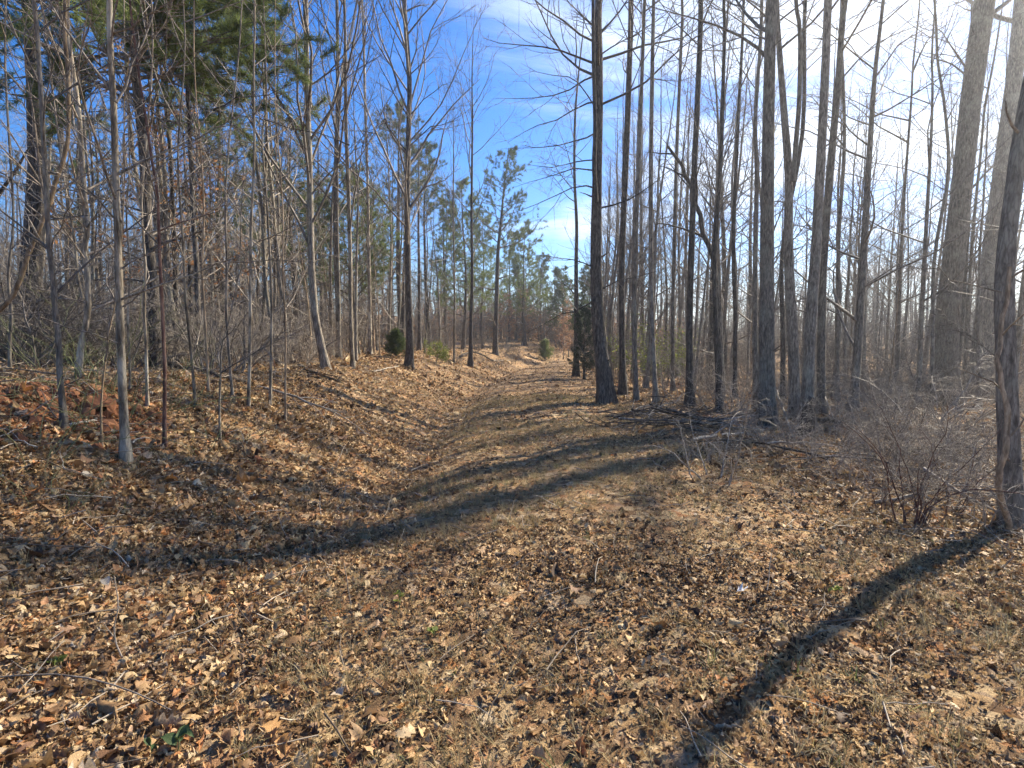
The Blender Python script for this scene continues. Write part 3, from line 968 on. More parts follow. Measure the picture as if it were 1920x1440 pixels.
pine_tree('pine_tree', 'pine with a leaning dark bare trunk and tufted crown beside the track end', 'the leaning tufted pine', g_px(929, 38), 13.6, .20, .50, 2.8, 'needle', lean=(.9, 0), seed=3, nn=18, nl=.22, nw=.007, dead=5)
pine_tree('pine_tree', 'feathery light green young pine left of the leaning tufted pine', 'the feathery light pine', g_px(868, 40), 11.8, .15, .18, 2.6, 'needle_light', seed=4, nn=18, nl=.24, nw=.008, dead=0)
pine_tree('pine_tree', 'tall round-topped pine behind the dark V-branched tree', 'the round-topped pine', g_px(755, 34), 14.2, .19, .55, 3.0, 'needle', seed=5, nn=20, nl=.22, nw=.007)
pine_tree('pine_tree', 'slim pine with a small tufted head right of the round-topped pine', 'the small-headed pine', g_px(806, 37), 13.2, .15, .58, 2.2, 'needle', seed=6, nn=20, nl=.22, nw=.007)
pine_tree('pine_tree', 'bushy pine showing between the two-stemmed tree and the bow-footed tree', 'the bushy mid pine', g_px(556, 26), 10.6, .16, .35, 2.6, 'needle', seed=7, nl=.22, nw=.008)
pine_tree('pine_tree', 'half-hidden pine with low boughs behind the slim bank saplings', 'the half-hidden bank pine', g_px(430, 22), 10.5, .16, .30, 2.8, 'needle', seed=8, nl=.21, nw=.008)
pine_tree('pine_tree', 'low feathery pine whose bough reaches toward the V-branched trunk', 'the low feathery pine', g_px(660, 24), 7.5, .12, .28, 2.6, 'needle_light', seed=9, nl=.21, nw=.008)
pine_tree('pine_tree', 'light green pine filling the track end left of the sky gap', 'the light track-end pine', g_px(985, 52), 10.8, .16, .25, 3.0, 'needle_light', seed=10, nl=.28, nw=.012)
pine_tree('pine_tree', 'dark low pine at the track end under the sky gap', 'the low track-end pine', g_px(1052, 56), 7.8, .14, .25, 2.6, 'needle', seed=11, nl=.28, nw=.012)
pine_tree('pine_tree', 'small dark pine behind the slim trunk with cedar at its foot', None, g_px(1108, 46), 7.5, .13, .25, 2.3, 'needle', seed=12, nl=.26, nw=.011)
pine_tree('pine_tree', 'narrow pine deep in the woods left of the big pine', None, g_px(180, 23), 11, .15, .35, 2.4, 'needle', seed=13, nl=.2, nw=.008)
pine_tree('young_pine', 'small light green young pine at the end of the track', 'the small bright pine', g_px(1022, 47), 1.7, .035, .06, .75, 'needle_light', seed=14, nl=.20, nw=.006, nn=7, tufts=3, dead=0, cat='young pine')
pine_tree('cedar', 'dark green cedar bush round the foot of the slim trackside trunk', 'the dark cedar bush', g_px(1096, 23.5), 3.0, .06, .08, .85, 'needle_dark', seed=15, nl=.13, nw=.007, nn=9, tufts=3, dead=0, cat='cedar')
pine_tree('cedar', 'small green evergreen seedling left of the V-branched trunk', None, g_px(742, 21.5), 1.0, .03, .08, .5, 'needle', seed=16, nl=.12, nw=.006, nn=8, tufts=3, dead=0, cat='cedar')


# ------------------------------------------------------------------ kinds of background plants: one of each, then copies
def bare_tree(name, seed, height, r0, style, mat, twig, leaves=None, lean=.04, dens=1.0):
    rng = np.random.default_rng(9000 + seed)
    n = 22
    s = np.linspace(0, 1, n)
    P = np.zeros((n, 3))
    P[:, :2] = bend(rng, n, .018 * height) + s[:, None] * rng.normal(0, lean * height, 2)
    P[:, 2] = -.15 + s * (height + .15)
    R = np.maximum(r0 * (1 - .9 * s ** .9), .006)
    root = empty(name)
    mb = MB()
    V, Q = trunk_mesh(rng, P, R, 8, .5, 0.0)
    mb.add(V, Q)
    mb.build('trunk', M[mat], root)
    cm = MB()
    out = crown_geo(rng, cm, P, R, height, style, dens=dens)
    cm.build('crown', M[twig], root)
    if leaves:
        add_leaves(rng, root, out[2], leaves[0], leaves[1], leaves[2], 'foliage')
    return root


def shrub(name, seed, n, height, spread, mat, levels=(12, 6), r0=.010, leaves=None, droop=-.07):
    rng = np.random.default_rng(12000 + seed)
    a = rng.random(n) * 6.283
    tilt = rng.uniform(.1, spread, n)
    d = np.stack([np.cos(a) * np.sin(tilt), np.sin(a) * np.sin(tilt), np.cos(tilt)], 1)
    K = 8
    L = height * rng.uniform(.6, 1.15, n)[:, None]
    p = np.stack([np.cos(a) * .22, np.sin(a) * .22, np.full(n, -.05)], 1) * rng.uniform(.1, 2.0, (n, 1)) * np.array([1, 1, .4])
    out = [p]
    for k in range(K - 1):
        out.append(out[-1] + d * L / (K - 1))
        d = norm(d + rng.normal(0, .2, d.shape) + np.array([0, 0, droop * (k / 3)]))
    P = np.stack(out, 1)
    R = (r0 * rng.uniform(.7, 1.3, n))[:, None] * (1 - .8 * np.linspace(0, 1, K))[None] + .001
    root = empty(name)
    sm = MB()
    sm.tubes(P, R, 5)
    sm.build('stems', M[mat], root)
    tm = MB()
    P2, R2 = sprout(rng, P, R, levels[0], .15, .97, .8, seglen(P) * .36, rr=.6, K=5, wig=.16, up=.0, min_r=.3 * r0)
    tm.tubes(P2, R2, 3)
    P3, R3 = sprout(rng, P2, R2, levels[1], .15, .97, .75, seglen(P2) * .5, rr=.7, K=4, wig=.18, up=.0, min_r=.22 * r0)
    tm.tubes(P3, R3, 3)
    tm.build('crown', M[mat if mat != 'grey' else 'twig'], root)  # the shrub's fine twigs, joined in one mesh
    if leaves:
        add_leaves(rng, root, P3, leaves[0], leaves[1], leaves[2], 'foliage')
    return root


def where(u, Y):
    """names the findable thing nearest to a background plant in the picture"""
    best = min(HEROES, key=lambda h: abs(h[0] - u) + (0 if h[1] < Y else 60))
    side = 'left of' if u < best[0] - 9 else 'right of' if u > best[0] + 9 else 'behind'
    return side, best[2]


USED = {}


def unique(lab, alt):
    """first user keeps the plain label, later ones add a distance or size word"""
    for a in [''] + alt:
        full = (a + ' ' + lab).strip()
        if full not in USED:
            USED[full] = 1
            return full
    USED[lab] += 1
    return lab


bare = [bare_tree('woodland_tree', 1, 14, .105, 'poplar', 'grey', 'twig'), bare_tree('woodland_tree', 2, 12, .085, 'sparse', 'grey', 'twig'),
        bare_tree('woodland_tree', 3, 13, .10, 'spread', 'dark', 'twig', dens=.8), bare_tree('woodland_tree', 4, 11, .06, 'spread', 'grey', 'twig_pale', dens=.8),
        bare_tree('woodland_tree', 5, 9, .055, 'sparse', 'grey', 'twig'), bare_tree('woodland_tree', 6, 15, .13, 'tall', 'dark', 'twig'),
        bare_tree('woodland_tree', 7, 7, .038, 'spread', 'tan', 'twig_pale', dens=.8), bare_tree('woodland_tree', 8, 12, .09, 'spread', 'grey', 'twig', dens=.9)]
WORDS = ['tall grey', 'slim grey', 'dark spreading', 'pale-twigged', 'small grey', 'thick dark', 'thin tan', 'wide-branched grey']
DIST = ['distant', 'far-off', 'half-hidden', 'deep-set', 'farther', 'very distant', 'faint', 'remote']
rng = np.random.default_rng(77)
used_first = [False] * len(bare)
placed = []


def place_bare(k, x, y, sc, grp):
    loc = g_at(x, y)
    rz = rng.random() * 6.283
    if not used_first[k]:
        o = bare[k]
        o.location, o.rotation_euler, o.scale = loc, (0, 0, rz), (sc,) * 3
        used_first[k] = True
    else:
        o = copy_thing(bare[k], loc, rz, sc, (rng.normal(0, .02), rng.normal(0, .02)))
    u = pix_of((x, y, CAM_H))[0]
    side, ph = where(u, y)
    tag(o, unique('%s bare tree in the woods %s %s' % (WORDS[k], side, ph), DIST), 'tree', grp)
    placed.append((x, y))
    return o


def clear_of(x, y, dmin):
    return all((x - a) ** 2 + (y - b) ** 2 > dmin * dmin for a, b in placed)


def scatter(count, xr, yr, dmin, kinds, sc, grp, corridor=3.4, view=.95):
    done = tries = 0
    while done < count and tries < count * 40:
        tries += 1
        y = rng.uniform(*yr)
        x = rng.uniform(*xr)
        if abs(x) > view * y + .5:
            continue
        s = x - float(path_shift(np.array(y)))
        if y < 54 and -3.4 < s < 3.0 + .3:
            continue
        if s < 0 and y < 11.5 and x > -9:
            continue
        if not clear_of(x, y, dmin):
            continue
        place_bare(int(rng.choice(kinds)), x, y, rng.uniform(*sc), grp)
        done += 1


scatter(70, (-22, -4.6), (9, 24), .8, [1, 2, 3, 4, 6, 7, 3, 6, 6, 6], (.7, 1.05), 'bare trees in the left woods')
scatter(72, (-42, -3), (24, 50), 1.1, [0, 1, 2, 3, 5, 7], (.75, 1.05), 'bare trees in the left woods')
scatter(50, (4, 30), (15, 30), 1.2, [0, 1, 4, 5, 7, 6], (.8, 1.15), 'bare trees in the right woods')
scatter(34, (8, 46), (28, 52), 1.4, [0, 1, 2, 5, 7], (.8, 1.1), 'bare trees in the right woods')
scatter(26, (-16, 18), (53, 64), 1.2, [1, 2, 3, 4, 7, 6], (.6, .85), 'bare trees beyond the track end')
scatter(38, (3.4, 9.5), (16, 44), .8, [0, 1, 4, 4, 6, 1], (.8, 1.1), 'bare trees in the right woods')
# trees standing just outside the picture on the right; their shadows fall across the near ground
for x, y, k in ((11.8, 9.4, 3), (14.6, 12.2, 7), (17.6, 14.6, 0), (16.4, 12.0, 3), (21.0, 18.2, 7), (23.8, 19.0, 0), (20.2, 15.4, 3)):
    place_bare(k, x, y, 1.15, 'trees past the right picture edge')
for k, o in enumerate(bare):
    if not used_first[k]:
        place_bare(k, -12 + k, 60, .8, 'bare trees beyond the track end')

# oaks and beeches that keep their dead leaves
ret = [bare_tree('leafy_oak', 21, 8.5, .08, 'spread', 'grey', 'twig', leaves=(.5, 'russet', .10)), bare_tree('leafy_beech', 22, 4.6, .05, 'spread', 'grey', 'twig_pale', leaves=(.55, 'beech', .12))]
first = [True, True]
for k, u, Y, sc, lab in [(0, 318, 12.5, .92, 'small oak holding russet dead leaves below the big pine'), (0, 372, 17, .8, 'oak with sparse russet leaves right of the big pine'),
                         (0, 415, 25, .9, 'russet-leaved oak behind the slim bank saplings'), (1, 950, 51, 1.0, 'orange-leaved young beech at the track end by the leaning pine'),
                         (1, 978, 52.5, 1.1, 'orange-leaved young beech in the middle of the track end'), (1, 1056, 49, .85, 'orange-leaved young beech just left of the cedar bush'),
                         (1, 1066, 53, 1.1, 'pale orange beech behind the slim trackside trunk'), (1, 728, 45, .6, 'low orange-leaved beech behind the V-branched trunk'),
                         (1, 830, 48, .55, 'low orange-leaved beech left of the ditch bend tree'), (1, 1235, 36, .55, 'low orange-leaved beech seen past the pale-edged trunk'), (0, 1000, 66, .8, 'reddish oak at the back of the track end')]:
    loc = g_px(u, Y)
    o = ret[k] if first[k] else copy_thing(ret[k], loc, rng.random() * 6.28, sc)
    if first[k]:
        o.location, o.scale = loc, (sc,) * 3
        first[k] = False
    tag(o, lab, 'tree', 'trees holding dead leaves')

# ------------------------------------------------------------------ shrubs and thickets
shr = [shrub('thicket_shrub', 1, 9, 2.3, .75, 'twig', r0=.015), shrub('thicket_shrub', 2, 7, 1.7, 1.0, 'twig_pale', r0=.013), shrub('thicket_shrub', 3, 11, 3.0, .55, 'twig', r0=.019),
       shrub('thicket_shrub', 4, 8, 1.3, 1.15, 'twig_pale', r0=.010), shrub('thicket_shrub', 5, 10, 2.0, 1.0, 'twig', r0=.014, droop=-.13)]
SW = ['upright brown', 'pale sprawling', 'tall brown', 'low pale', 'arching brown']
first_s = [True] * len(shr)


def place_shrub(k, x, y, sc, grp):
    loc = g_at(x, y)
    rz = rng.random() * 6.283
    if first_s[k]:
        o = shr[k]
        o.location, o.rotation_euler, o.scale = loc, (0, 0, rz), (sc,) * 3
        first_s[k] = False
    else:
        o = copy_thing(shr[k], loc, rz, sc)
    side, ph = where(pix_of((x, y, CAM_H))[0], y)
    tag(o, unique('%s leafless shrub %s %s' % (SW[k], side, ph), DIST), 'shrub', grp)


def scatter_shrubs(count, xr, yr, kinds, sc, grp, smin_l=-3.6, smin_r=3.3):
    done = 0
    while done < count:
        y = rng.uniform(*yr)
        x = rng.uniform(*xr)
        if abs(x) > .98 * y + .6:
            continue
        s = x - float(path_shift(np.array(y)))
        if y < 52 and smin_l - (1.2 if y < 9 else 0) < s < smin_r:
            continue
        place_shrub(int(rng.choice(kinds)), x, y, rng.uniform(*sc), grp)
        done += 1


scatter_shrubs(58, (-16, -4.4), (7.5, 20), [0, 1, 2, 3, 4], (.6, 1.1), 'shrubs on the left bank')
scatter_shrubs(22, (-14, -4.2), (8, 13.5), [1, 3, 1], (.6, 1.1), 'shrubs on the left bank')
scatter_shrubs(42, (-34, -3.5), (18, 44), [0, 2, 4, 2], (.9, 1.5), 'shrubs in the left woods')
scatter_shrubs(60, (3.6, 20), (9, 20), [1, 1, 3, 4, 3], (.6, 1.1), 'thicket in the right woods', smin_r=4.6)
scatter_shrubs(46, (4, 40), (18, 42), [0, 2, 4, 1, 2], (.9, 1.5), 'thicket in the right woods')
scatter_shrubs(10, (-28, 34), (53, 64), [0, 2, 4, 2], (1.1, 1.9), 'shrubs beyond the track end')
scatter_shrubs(22, (-6, 10), (55, 66), [0, 2, 4, 2], (1.2, 2.0), 'shrubs beyond the track end')

for i in range(26):                                  # low brush left of the ditch, far along the track
    y_ = rng.uniform(25, 52)
    place_shrub(int(rng.choice([0, 2, 4])), float(path_shift(np.array(y_))) - rng.uniform(1.9, 6.5), y_, rng.uniform(.32, .7), 'low brush left of the far track')
for i in range(20):                                  # pale tangle along the right edge of the track
    q_ = ground_at(rng.uniform(1330, 1900), rng.uniform(805, 900))
    place_shrub(int(rng.choice([3, 1])), q_[0], q_[1], rng.uniform(.35, .65), 'pale tangle along the right track edge')
for u, v, sc, k, lab in [(1710, 985, .42, 2, 'reddish shrub with a forked foot in front of the massive trunk'), (1660, 905, .55, 4, 'spreading bare shrub before the knotty crooked trunk'),
                         (1800, 930, .5, 1, 'pale tangled shrub between the massive and the vine-wrapped trunks'), (1570, 850, .5, 1, 'pale arching shrub beside the dark broken stump'),
                         (1450, 840, .45, 3, 'low pale twiggy shrub at the foot of the thick straight trunk'), (1840, 985, .5, 3, 'low pale shrub at the foot of the vine-wrapped trunk'), (1650, 960, .45, 3, 'low pale shrub just left of the reddish forked shrub'), (1770, 965, .5, 1, 'pale sprawling shrub just right of the reddish forked shrub'), (1580, 905, .42, 3, 'low pale brush in front of the leaning pair'),
                         (1390, 800, .5, 1, 'pale twiggy shrub left of the thick straight trunk'), (1740, 860, .6, 4, 'arching bare shrub at the foot of the massive trunk'),
                         (1620, 870, .5, 3, 'low pale shrub under the knotty crooked trunk')]:
    p = ground_at(u, v)
    o = copy_thing(shr[k], p, rng.random() * 6.28, sc)
    if 'reddish' in lab:
        for c in list(o.children):
            if c.name.startswith('stems'):
                c.data = c.data.copy()
                c.data.materials[0] = M['red']
    tag(o, lab, 'shrub', 'shrubs along the right track edge')

for u, v, Y, n, h, mat, fr, lab in [(1205, 690, 19, 9, 2.6, 'yellow_green', .5, 'yellow-green leafy bush behind the slim flared trunk'), (1250, 690, 19.5, 8, 2.3, 'yellow_green', .45, 'yellow-green leafy bush right of the slim pale-edged trunk'),
                                    (818, 680, 24, 8, 1.0, 'yellow_green', .6, 'small yellow-green bush right of the V-branched trunk'), (1160, 690, 24, 8, 2.2, 'green_leaf', .35, 'dull green bush behind the thick dark trackside tree')]:
    o = shrub('leafy_bush', int(u), n, h, .6, 'twig', leaves=(fr, mat, .07))
    o.location = g_px(u, Y)
    tag(o, lab, 'bush')
briar0 = shrub('green_briar', 7, 9, 1.25, 1.1, 'briar', levels=(5, 2), r0=.004, droop=-.12)
for i, (u, v, sc, lab) in enumerate([(205, 800, .8, 'tangle of thin green briars left of the pale straight tree'), (120, 700, .9, 'green briars on the bank above the red clay'), (60, 860, .7, 'green briar tangle at the left edge below the clay'),
                                     (300, 770, .7, 'green briars behind the reddish sapling'), (170, 730, .9, 'tall green briars behind the curved-foot tree'), (30, 660, 1.0, 'green briars at the top of the bank on the left edge'),
                                     (380, 850, .5, 'small green briar right of the reddish sapling'), (100, 960, .45, 'small briar sprawling low in the left leaf litter')]):
    p = ground_at(u, v)
    o = briar0 if i == 0 else copy_thing(briar0, p, rng.random() * 6.28, sc)
    if i == 0:
        o.location, o.scale = tuple(p), (sc,) * 3
    tag(o, lab, 'briar', 'green briars on the left bank')


# ------------------------------------------------------------------ stump, snag, logs, sticks
def poly_stick(name, label, pts, r0, mat, cat='stick', group=None, n=10, twigs=0, S=6, taper=.7, seed=0, sunk=0.0):
    rg = np.random.default_rng(300 + seed)
    C = catmull(pts, n)
    base = C[0].copy()
    C = C - base
    C[1:-1] += rg.normal(0, r0 * .35, (n - 2, 3))
    R = r0 * (1 - taper * np.linspace(0, 1, n))
    mb = MB()
    V, Q = tube_geo(C[None], R[None], S, 1 + rg.normal(0, .06, (1, n, S)))
    mb.add(V, Q)
    for e, flip in ((0, True), (n - 1, False)):          # closed ends
        idx = e * S + np.arange(S)
        mb.add(np.vstack([V[idx], C[e]]), None, [[i, (i + 1) % S, S] if not flip else [(i + 1) % S, i, S] for i in range(S)])
    root = mb.build(name, M[mat])
    root.location = tuple(base)
    tag(root, label, cat, group)
    if twigs:
        P2, R2 = sprout(rg, C[None], R[None], twigs, .25, .95, .7, float(seglen(C[None])[0, 0]) * .25, rr=.55, K=5, wig=.15, up=.02)
        tm = MB()
        tm.tubes(P2, R2, 4)
        P3, R3 = sprout(rg, P2, R2, 3, .3, .95, .7, seglen(P2) * .5, K=4)
        tm.tubes(P3, R3, 3)
        tm.build('crown', M[mat], root)  # side twigs of the stick, joined in one mesh
    return root


def on_ground(u, v, lift):
    p = ground_at(u, v)
    p[2] += lift
    return p


# broken stump
rg = np.random.default_rng(5)
p = ground_at(1512, 822)
px = p[1] / F_PX
hgt = 74 * px
n, S = 9, 14
P = np.zeros((n, 3)); P[:, 2] = np.linspace(-.1, hgt, n); P[:, 0] = np.linspace(0, .03, n)
R = np.full(n, 11 * px)
V, Q = trunk_mesh(rg, P, R, S, .35, 0.0)
top = V[-S:].copy()
V[-S:, 2] += rg.uniform(-.06, .07, S)
mb = MB()
mb.add(V, Q)
c = len(V)
mb.add(np.vstack([V[-S:], V[-S:].mean(0) - np.array([0, 0, .08])]), None, [[i, (i + 1) % S, S] for i in range(S)])
st = mb.build('tree_stump', M['wood_dark'], smooth=False)
st.location = tuple(p)
tag(st, 'dark broken stump standing between the thick straight trunk and the knotty trunk', 'stump')
# leaning snag against the trunk behind the brush pile
b = ground_at(1352, 790)
Yb = b[1] + 2.6
poly_stick('broken_snag', 'broken dead trunk leaning left with a splintered top behind the brush pile',
           [np.array([at(1356, 640, Yb)[0], Yb, float(terrain(at(1356, 640, Yb)[0], Yb)) - .1]), at(1340, 520, Yb), at(1318, 430, Yb), at(1296, 350, Yb), at(1275, 305, Yb), at(1252, 274, Yb)], .075, 'dark', 'dead tree', twigs=7, taper=.6, S=9, n=14, seed=2)
# fallen logs and sticks that can be singled out
for i, (lab, pix, r, mt, cat, tw) in enumerate([
    ('rotting dark log lying across the left bank behind the saplings', [(248, 672, .06), (320, 690, .05), (390, 704, .05), (460, 722, .04)], .07, 'wood_dark', 'log', 0),
    ('bleached pale stick lying at the end of the ditch', [(922, 678, .06), (940, 678, .06), (956, 678, .06)], .045, 'stick', 'stick', 0),
    ('dark fallen branch beside the leaning tufted pine', [(862, 672, .1), (885, 670, .3), (905, 674, .25), (925, 679, .1)], .06, 'wood_dark', 'branch', 4),
    ('thin dark twig arching across the bottom left leaf litter', [(-30, 1290, .03), (120, 1289, .05), (240, 1315, .05), (310, 1345, .04), (375, 1372, .02)], .0042, 'twig', 'twig', 0),
    ('long pale fallen branch pointing down to the right picture edge', [(1730, 925, .28), (1790, 955, .2), (1850, 975, .12), (1935, 992, .04)], .016, 'stick', 'branch', 3),
    ('dark fallen pole lying level before the massive trunk', [(1690, 862, .1), (1760, 855, .12), (1870, 850, .1)], .022, 'wood_dark', 'branch', 2),
    ('pale stick leaning against the foot of the thick straight trunk', [(1456, 772, .5), (1470, 795, .25), (1487, 825, .02)], .03, 'stick', 'stick', 0),
    ('bleached stick lying right of the brush pile', [(1300, 832, .05), (1345, 822, .05), (1395, 818, .06)], .028, 'stick', 'stick', 2),
    ('dark log lying behind the broken stump', [(1530, 795, .1), (1575, 800, .1), (1620, 806, .08)], .06, 'wood_dark', 'log', 0),
    ('pale bent stick jutting up left of the broken stump', [(1540, 770, .5), (1552, 785, .3), (1568, 800, .04)], .02, 'stick', 'stick', 0),
    ('slim pale branch lying at the foot of the curved-foot tree', [(130, 808, .04), (155, 806, .06), (182, 802, .05)], .012, 'stick', 'stick', 0),
    ('small pale stick below the foot of the pale straight tree', [(248, 838, .03), (262, 833, .04), (280, 829, .03)], .010, 'stick', 'stick', 0),
    ('long grey fallen branch on the bank by the slim mossy-footed tree', [(560, 690, .06), (600, 708, .05), (640, 720, .03)], .03, 'wood_dark', 'branch', 3),
    ('bleached stick lying on the bank left of the V-branched trunk', [(700, 700, .03), (725, 694, .05), (748, 690, .05)], .02, 'stick', 'stick', 0),
    ('flat yellowish wood chip lying in the near right grass', [(1343, 1374, .02), (1366, 1375, .025), (1390, 1374, .02)], .008, 'tan', 'stick', 0),
    ('thin broken twig standing in the litter left of the track', [(235, 1245, .0), (213, 1190, .1), (222, 1140, .3), (214, 1080, .45)], .004, 'twig_pale', 'twig', 2),
]):
    pts = [on_ground(u, v, z) for u, v, z in pix]
    if 'standing' in lab:
        b0 = ground_at(*pix[0][:2]); pts = [at(u, v, b0[1] - .02 * k) for k, (u, v, z) in enumerate(pix)]
    poly_stick('fallen_' + cat if cat in ('log', 'branch', 'stick', 'twig') else cat, lab, pts, r, mt, cat, seed=10 + i, twigs=tw, taper=.45)

# brush pile: a heap of cut branches, each a part
pile = empty('brush_pile', ground_at(1262, 800))
tag(pile, 'low dark pile of cut branches beside the track at the foot of slim trunks', 'brush pile')
rg = np.random.default_rng(8)
for i in range(44):
    L = rg.uniform(.7, 1.9)
    a = rg.normal(.25, .55)
    c = np.array([rg.normal(0, .55), rg.normal(0, .4), rg.uniform(.03, .42)])
    c[2] *= np.exp(-(c[0] ** 2 + c[1] ** 2) / .9)
    c[2] += .03
    d = np.array([math.cos(a), math.sin(a), rg.normal(0, .16)])
    s = np.linspace(-.5, .5, 6)[:, None]
    C = c + d * L * s + rg.normal(0, .025, (6, 3))
    C[:, 2] = np.maximum(C[:, 2], .015)
    R = rg.uniform(.008, .026) * (1 - .6 * np.linspace(0, 1, 6))
    m2 = MB()
    m2.tubes(C[None], R[None], 5)
    P2, R2 = sprout(rg, C[None], R[None], 6, .2, .95, .7, L * .28, rr=.5, K=4, wig=.2, up=.02)
    m2.tubes(P2, R2, 3)
    m2.build('branch', M[['wood_dark', 'dark', 'twig', 'stick'][i % 4 if i % 3 else 0]], pile)
# vine hugging the edge trunk
b = ground_at(1892, 996)
vp = [np.array([b[0] - .06, b[1] - .1, b[2] - .05]), at(1868, 900, b[1] - .28), at(1884, 850, b[1] - .33), at(1888, 780, b[1] - .33), at(1876, 700, b[1] - .3), at(1880, 610, b[1] - .28), at(1893, 500, b[1] - .27)]
poly_stick('climbing_vine', 'thick tan vine climbing the big trunk at the right picture edge', vp, .028, 'tan', 'vine', n=22, twigs=3, taper=.45, S=7, seed=77)

for i, (u, v, Lb, ang, lab) in enumerate([(1330, 815, 2.2, 2.9, 'twiggy dark fallen limb lying right of the brush pile'), (1420, 840, 1.8, .3, 'twiggy fallen limb in front of the thick straight trunk'), (1560, 870, 2.2, 2.5, 'long twiggy fallen limb in front of the broken stump'),
                                      (1640, 950, 1.8, .2, 'twiggy fallen limb before the knotty crooked trunk'), (1780, 900, 2.0, 2.8, 'twiggy fallen limb before the massive trunk'), (1180, 775, 1.3, .4, 'small twiggy limb at the foot of the thick trackside tree'),
                                      (1850, 870, 1.8, 2.6, 'twiggy fallen limb beside the vine-wrapped trunk'), (480, 730, 1.6, .3, 'dark fallen limb on the bank among the slim saplings')]):
    p = ground_at(u, v)
    d = np.array([math.cos(ang), math.sin(ang) * .6])
    q = []
    for k, t in enumerate(np.linspace(0, 1, 5)):
        xx, yy = p[0] + d[0] * Lb * t, p[1] + d[1] * Lb * t + .06 * math.sin(k * 2.1 + i)
        q.append(np.array([xx, yy, float(terrain(xx, yy)) + .04 + .12 * math.sin(t * 3.0)]))
    poly_stick('fallen_branch', lab, q, .022, 'stick' if i % 2 else 'wood_dark', 'branch', seed=120 + i, twigs=9, taper=.8)

# smaller sticks strewn along the right edge and the bank
rg = np.random.default_rng(14)
stick_meshes = []
for k in range(6):
    C = np.zeros((7, 3)); C[:, 0] = np.linspace(-.5, .5, 7); C[1:, 1:] += np.cumsum(rg.normal(0, .022, (6, 2)), 0)
    C[:, 2] = np.abs(C[:, 2])
    m2 = MB()
    R = .011 * (1 - .6 * np.linspace(0, 1, 7))
    m2.tubes(C[None], R[None], 5)
    P2, R2 = sprout(rg, C[None], R[None], 3, .3, .9, .6, .3, rr=.6, K=4, wig=.15, up=.0)
    m2.tubes(P2, R2, 4)
    stick_meshes.append((m2.mesh('fallen_stick', M['stick' if k % 2 else 'wood_dark']), 'pale' if k % 2 else 'dark'))
for i in range(78):
    if i < 64:
        u, v = rg.uniform(1230, 1910), rg.uniform(765, 960)
        if v < 770 + (1330 - u) * .1 or v > 800 + (u - 1230) * .28:
            v = rg.uniform(770, 800 + max(0, (u - 1230) * .26))
    else:
        u, v = rg.uniform(20, 620), rg.uniform(700, 900)
    p = ground_at(u, v)
    me, tone = stick_meshes[int(rg.integers(0, 6))]
    o = bpy.data.objects.new('fallen_stick', me)
    COL.objects.link(o)
    sc = rg.uniform(.35, 1.25) if i < 64 else rg.uniform(.25, .5)
    o.location = (p[0], p[1], p[2] + rg.uniform(.02, .10))
    o.rotation_euler = (rg.normal(0, .15), rg.normal(0, .13), rg.normal(2.6, .6))
    o.scale = (sc,) * 3
    side, ph = where(u, p[1] + 100)
    size = 'short' if sc < .6 else 'long' if sc > .95 else 'crooked'
    tag(o, unique('%s %s stick lying on leaves %s %s' % (size, tone, side if side != 'behind' else 'in front of', ph), []), 'stick', 'fallen sticks on the ground')

# ------------------------------------------------------------------ leaf litter
def leaf_outline(kind, rg):
    if kind == 'oval':
        t = np.linspace(0, 1, 6)
        w = .30 * np.sin(np.pi * t ** .8) ** .9
        w[0] = w[-1] = .0
        return t, w
    if kind == 'beech':
        t = np.linspace(0, 1, 7)
        w = .26 * np.sin(np.pi * t) ** .7
        w[0] = w[-1] = 0
        return t, w
    if kind == 'oak':
        t = np.array([0, .12, .26, .36, .50, .60, .76, .88, 1.0])
        w = np.array([0, .08, .25, .11, .34, .15, .30, .14, 0]) * rg.uniform(.85, 1.15)
        return t, w
    t = np.array([0, .06, .22, .34, .46, .58, .70, 1.0])      # broad, lobed like a tulip tree or maple
    w = np.array([0, .20, .50, .30, .55, .26, .22, 0.0])
    return t, w


def leaf_mesh(kind, seed, mat, size=1.0):
    """curled dry leaf, 1 unit long: a midrib with two bent halves"""
    rg = np.random.default_rng(seed)
    t, w = leaf_outline(kind, rg)
    n = len(t)
    curl, cup, tw = rg.uniform(.3, 1.7) * rg.choice([-1, 1]), rg.uniform(.25, 1.3), rg.normal(0, .5)
    a = (t - .5) * curl
    mx, mz = np.sin(a) / curl, (1 - np.cos(a)) / curl
    rows = []
    for s in (-1, 0, 1):
        lift = cup * np.abs(w) * (0 if s == 0 else 1) * (1 + .3 * rg.normal(0, 1, n))
        y = s * w * (1 - .35 * min(cup, 1)) + rg.normal(0, .012, n)
        rows.append(np.stack([mx, y + tw * mz, mz + lift + s * tw * w * .5], 1))
    V = np.concatenate(rows) * size
    V[:, 2] -= V[:, 2].min()
    Q = []
    for r in (0, 1):
        for i in range(n - 1):
            Q.append([r * n + i, r * n + i + 1, (r + 1) * n + i + 1, (r + 1) * n + i])
    mb = MB()
    mb.add(V, Q)
    return mb.mesh('leaf', mat, True)


def variants(name, meshes):
    c = bpy.data.collections.new(name)               # a store of shapes, not linked to the scene
    for i, me in enumerate(meshes):
        c.objects.link(bpy.data.objects.new('%s_%02d' % (name, i), me))
    return c


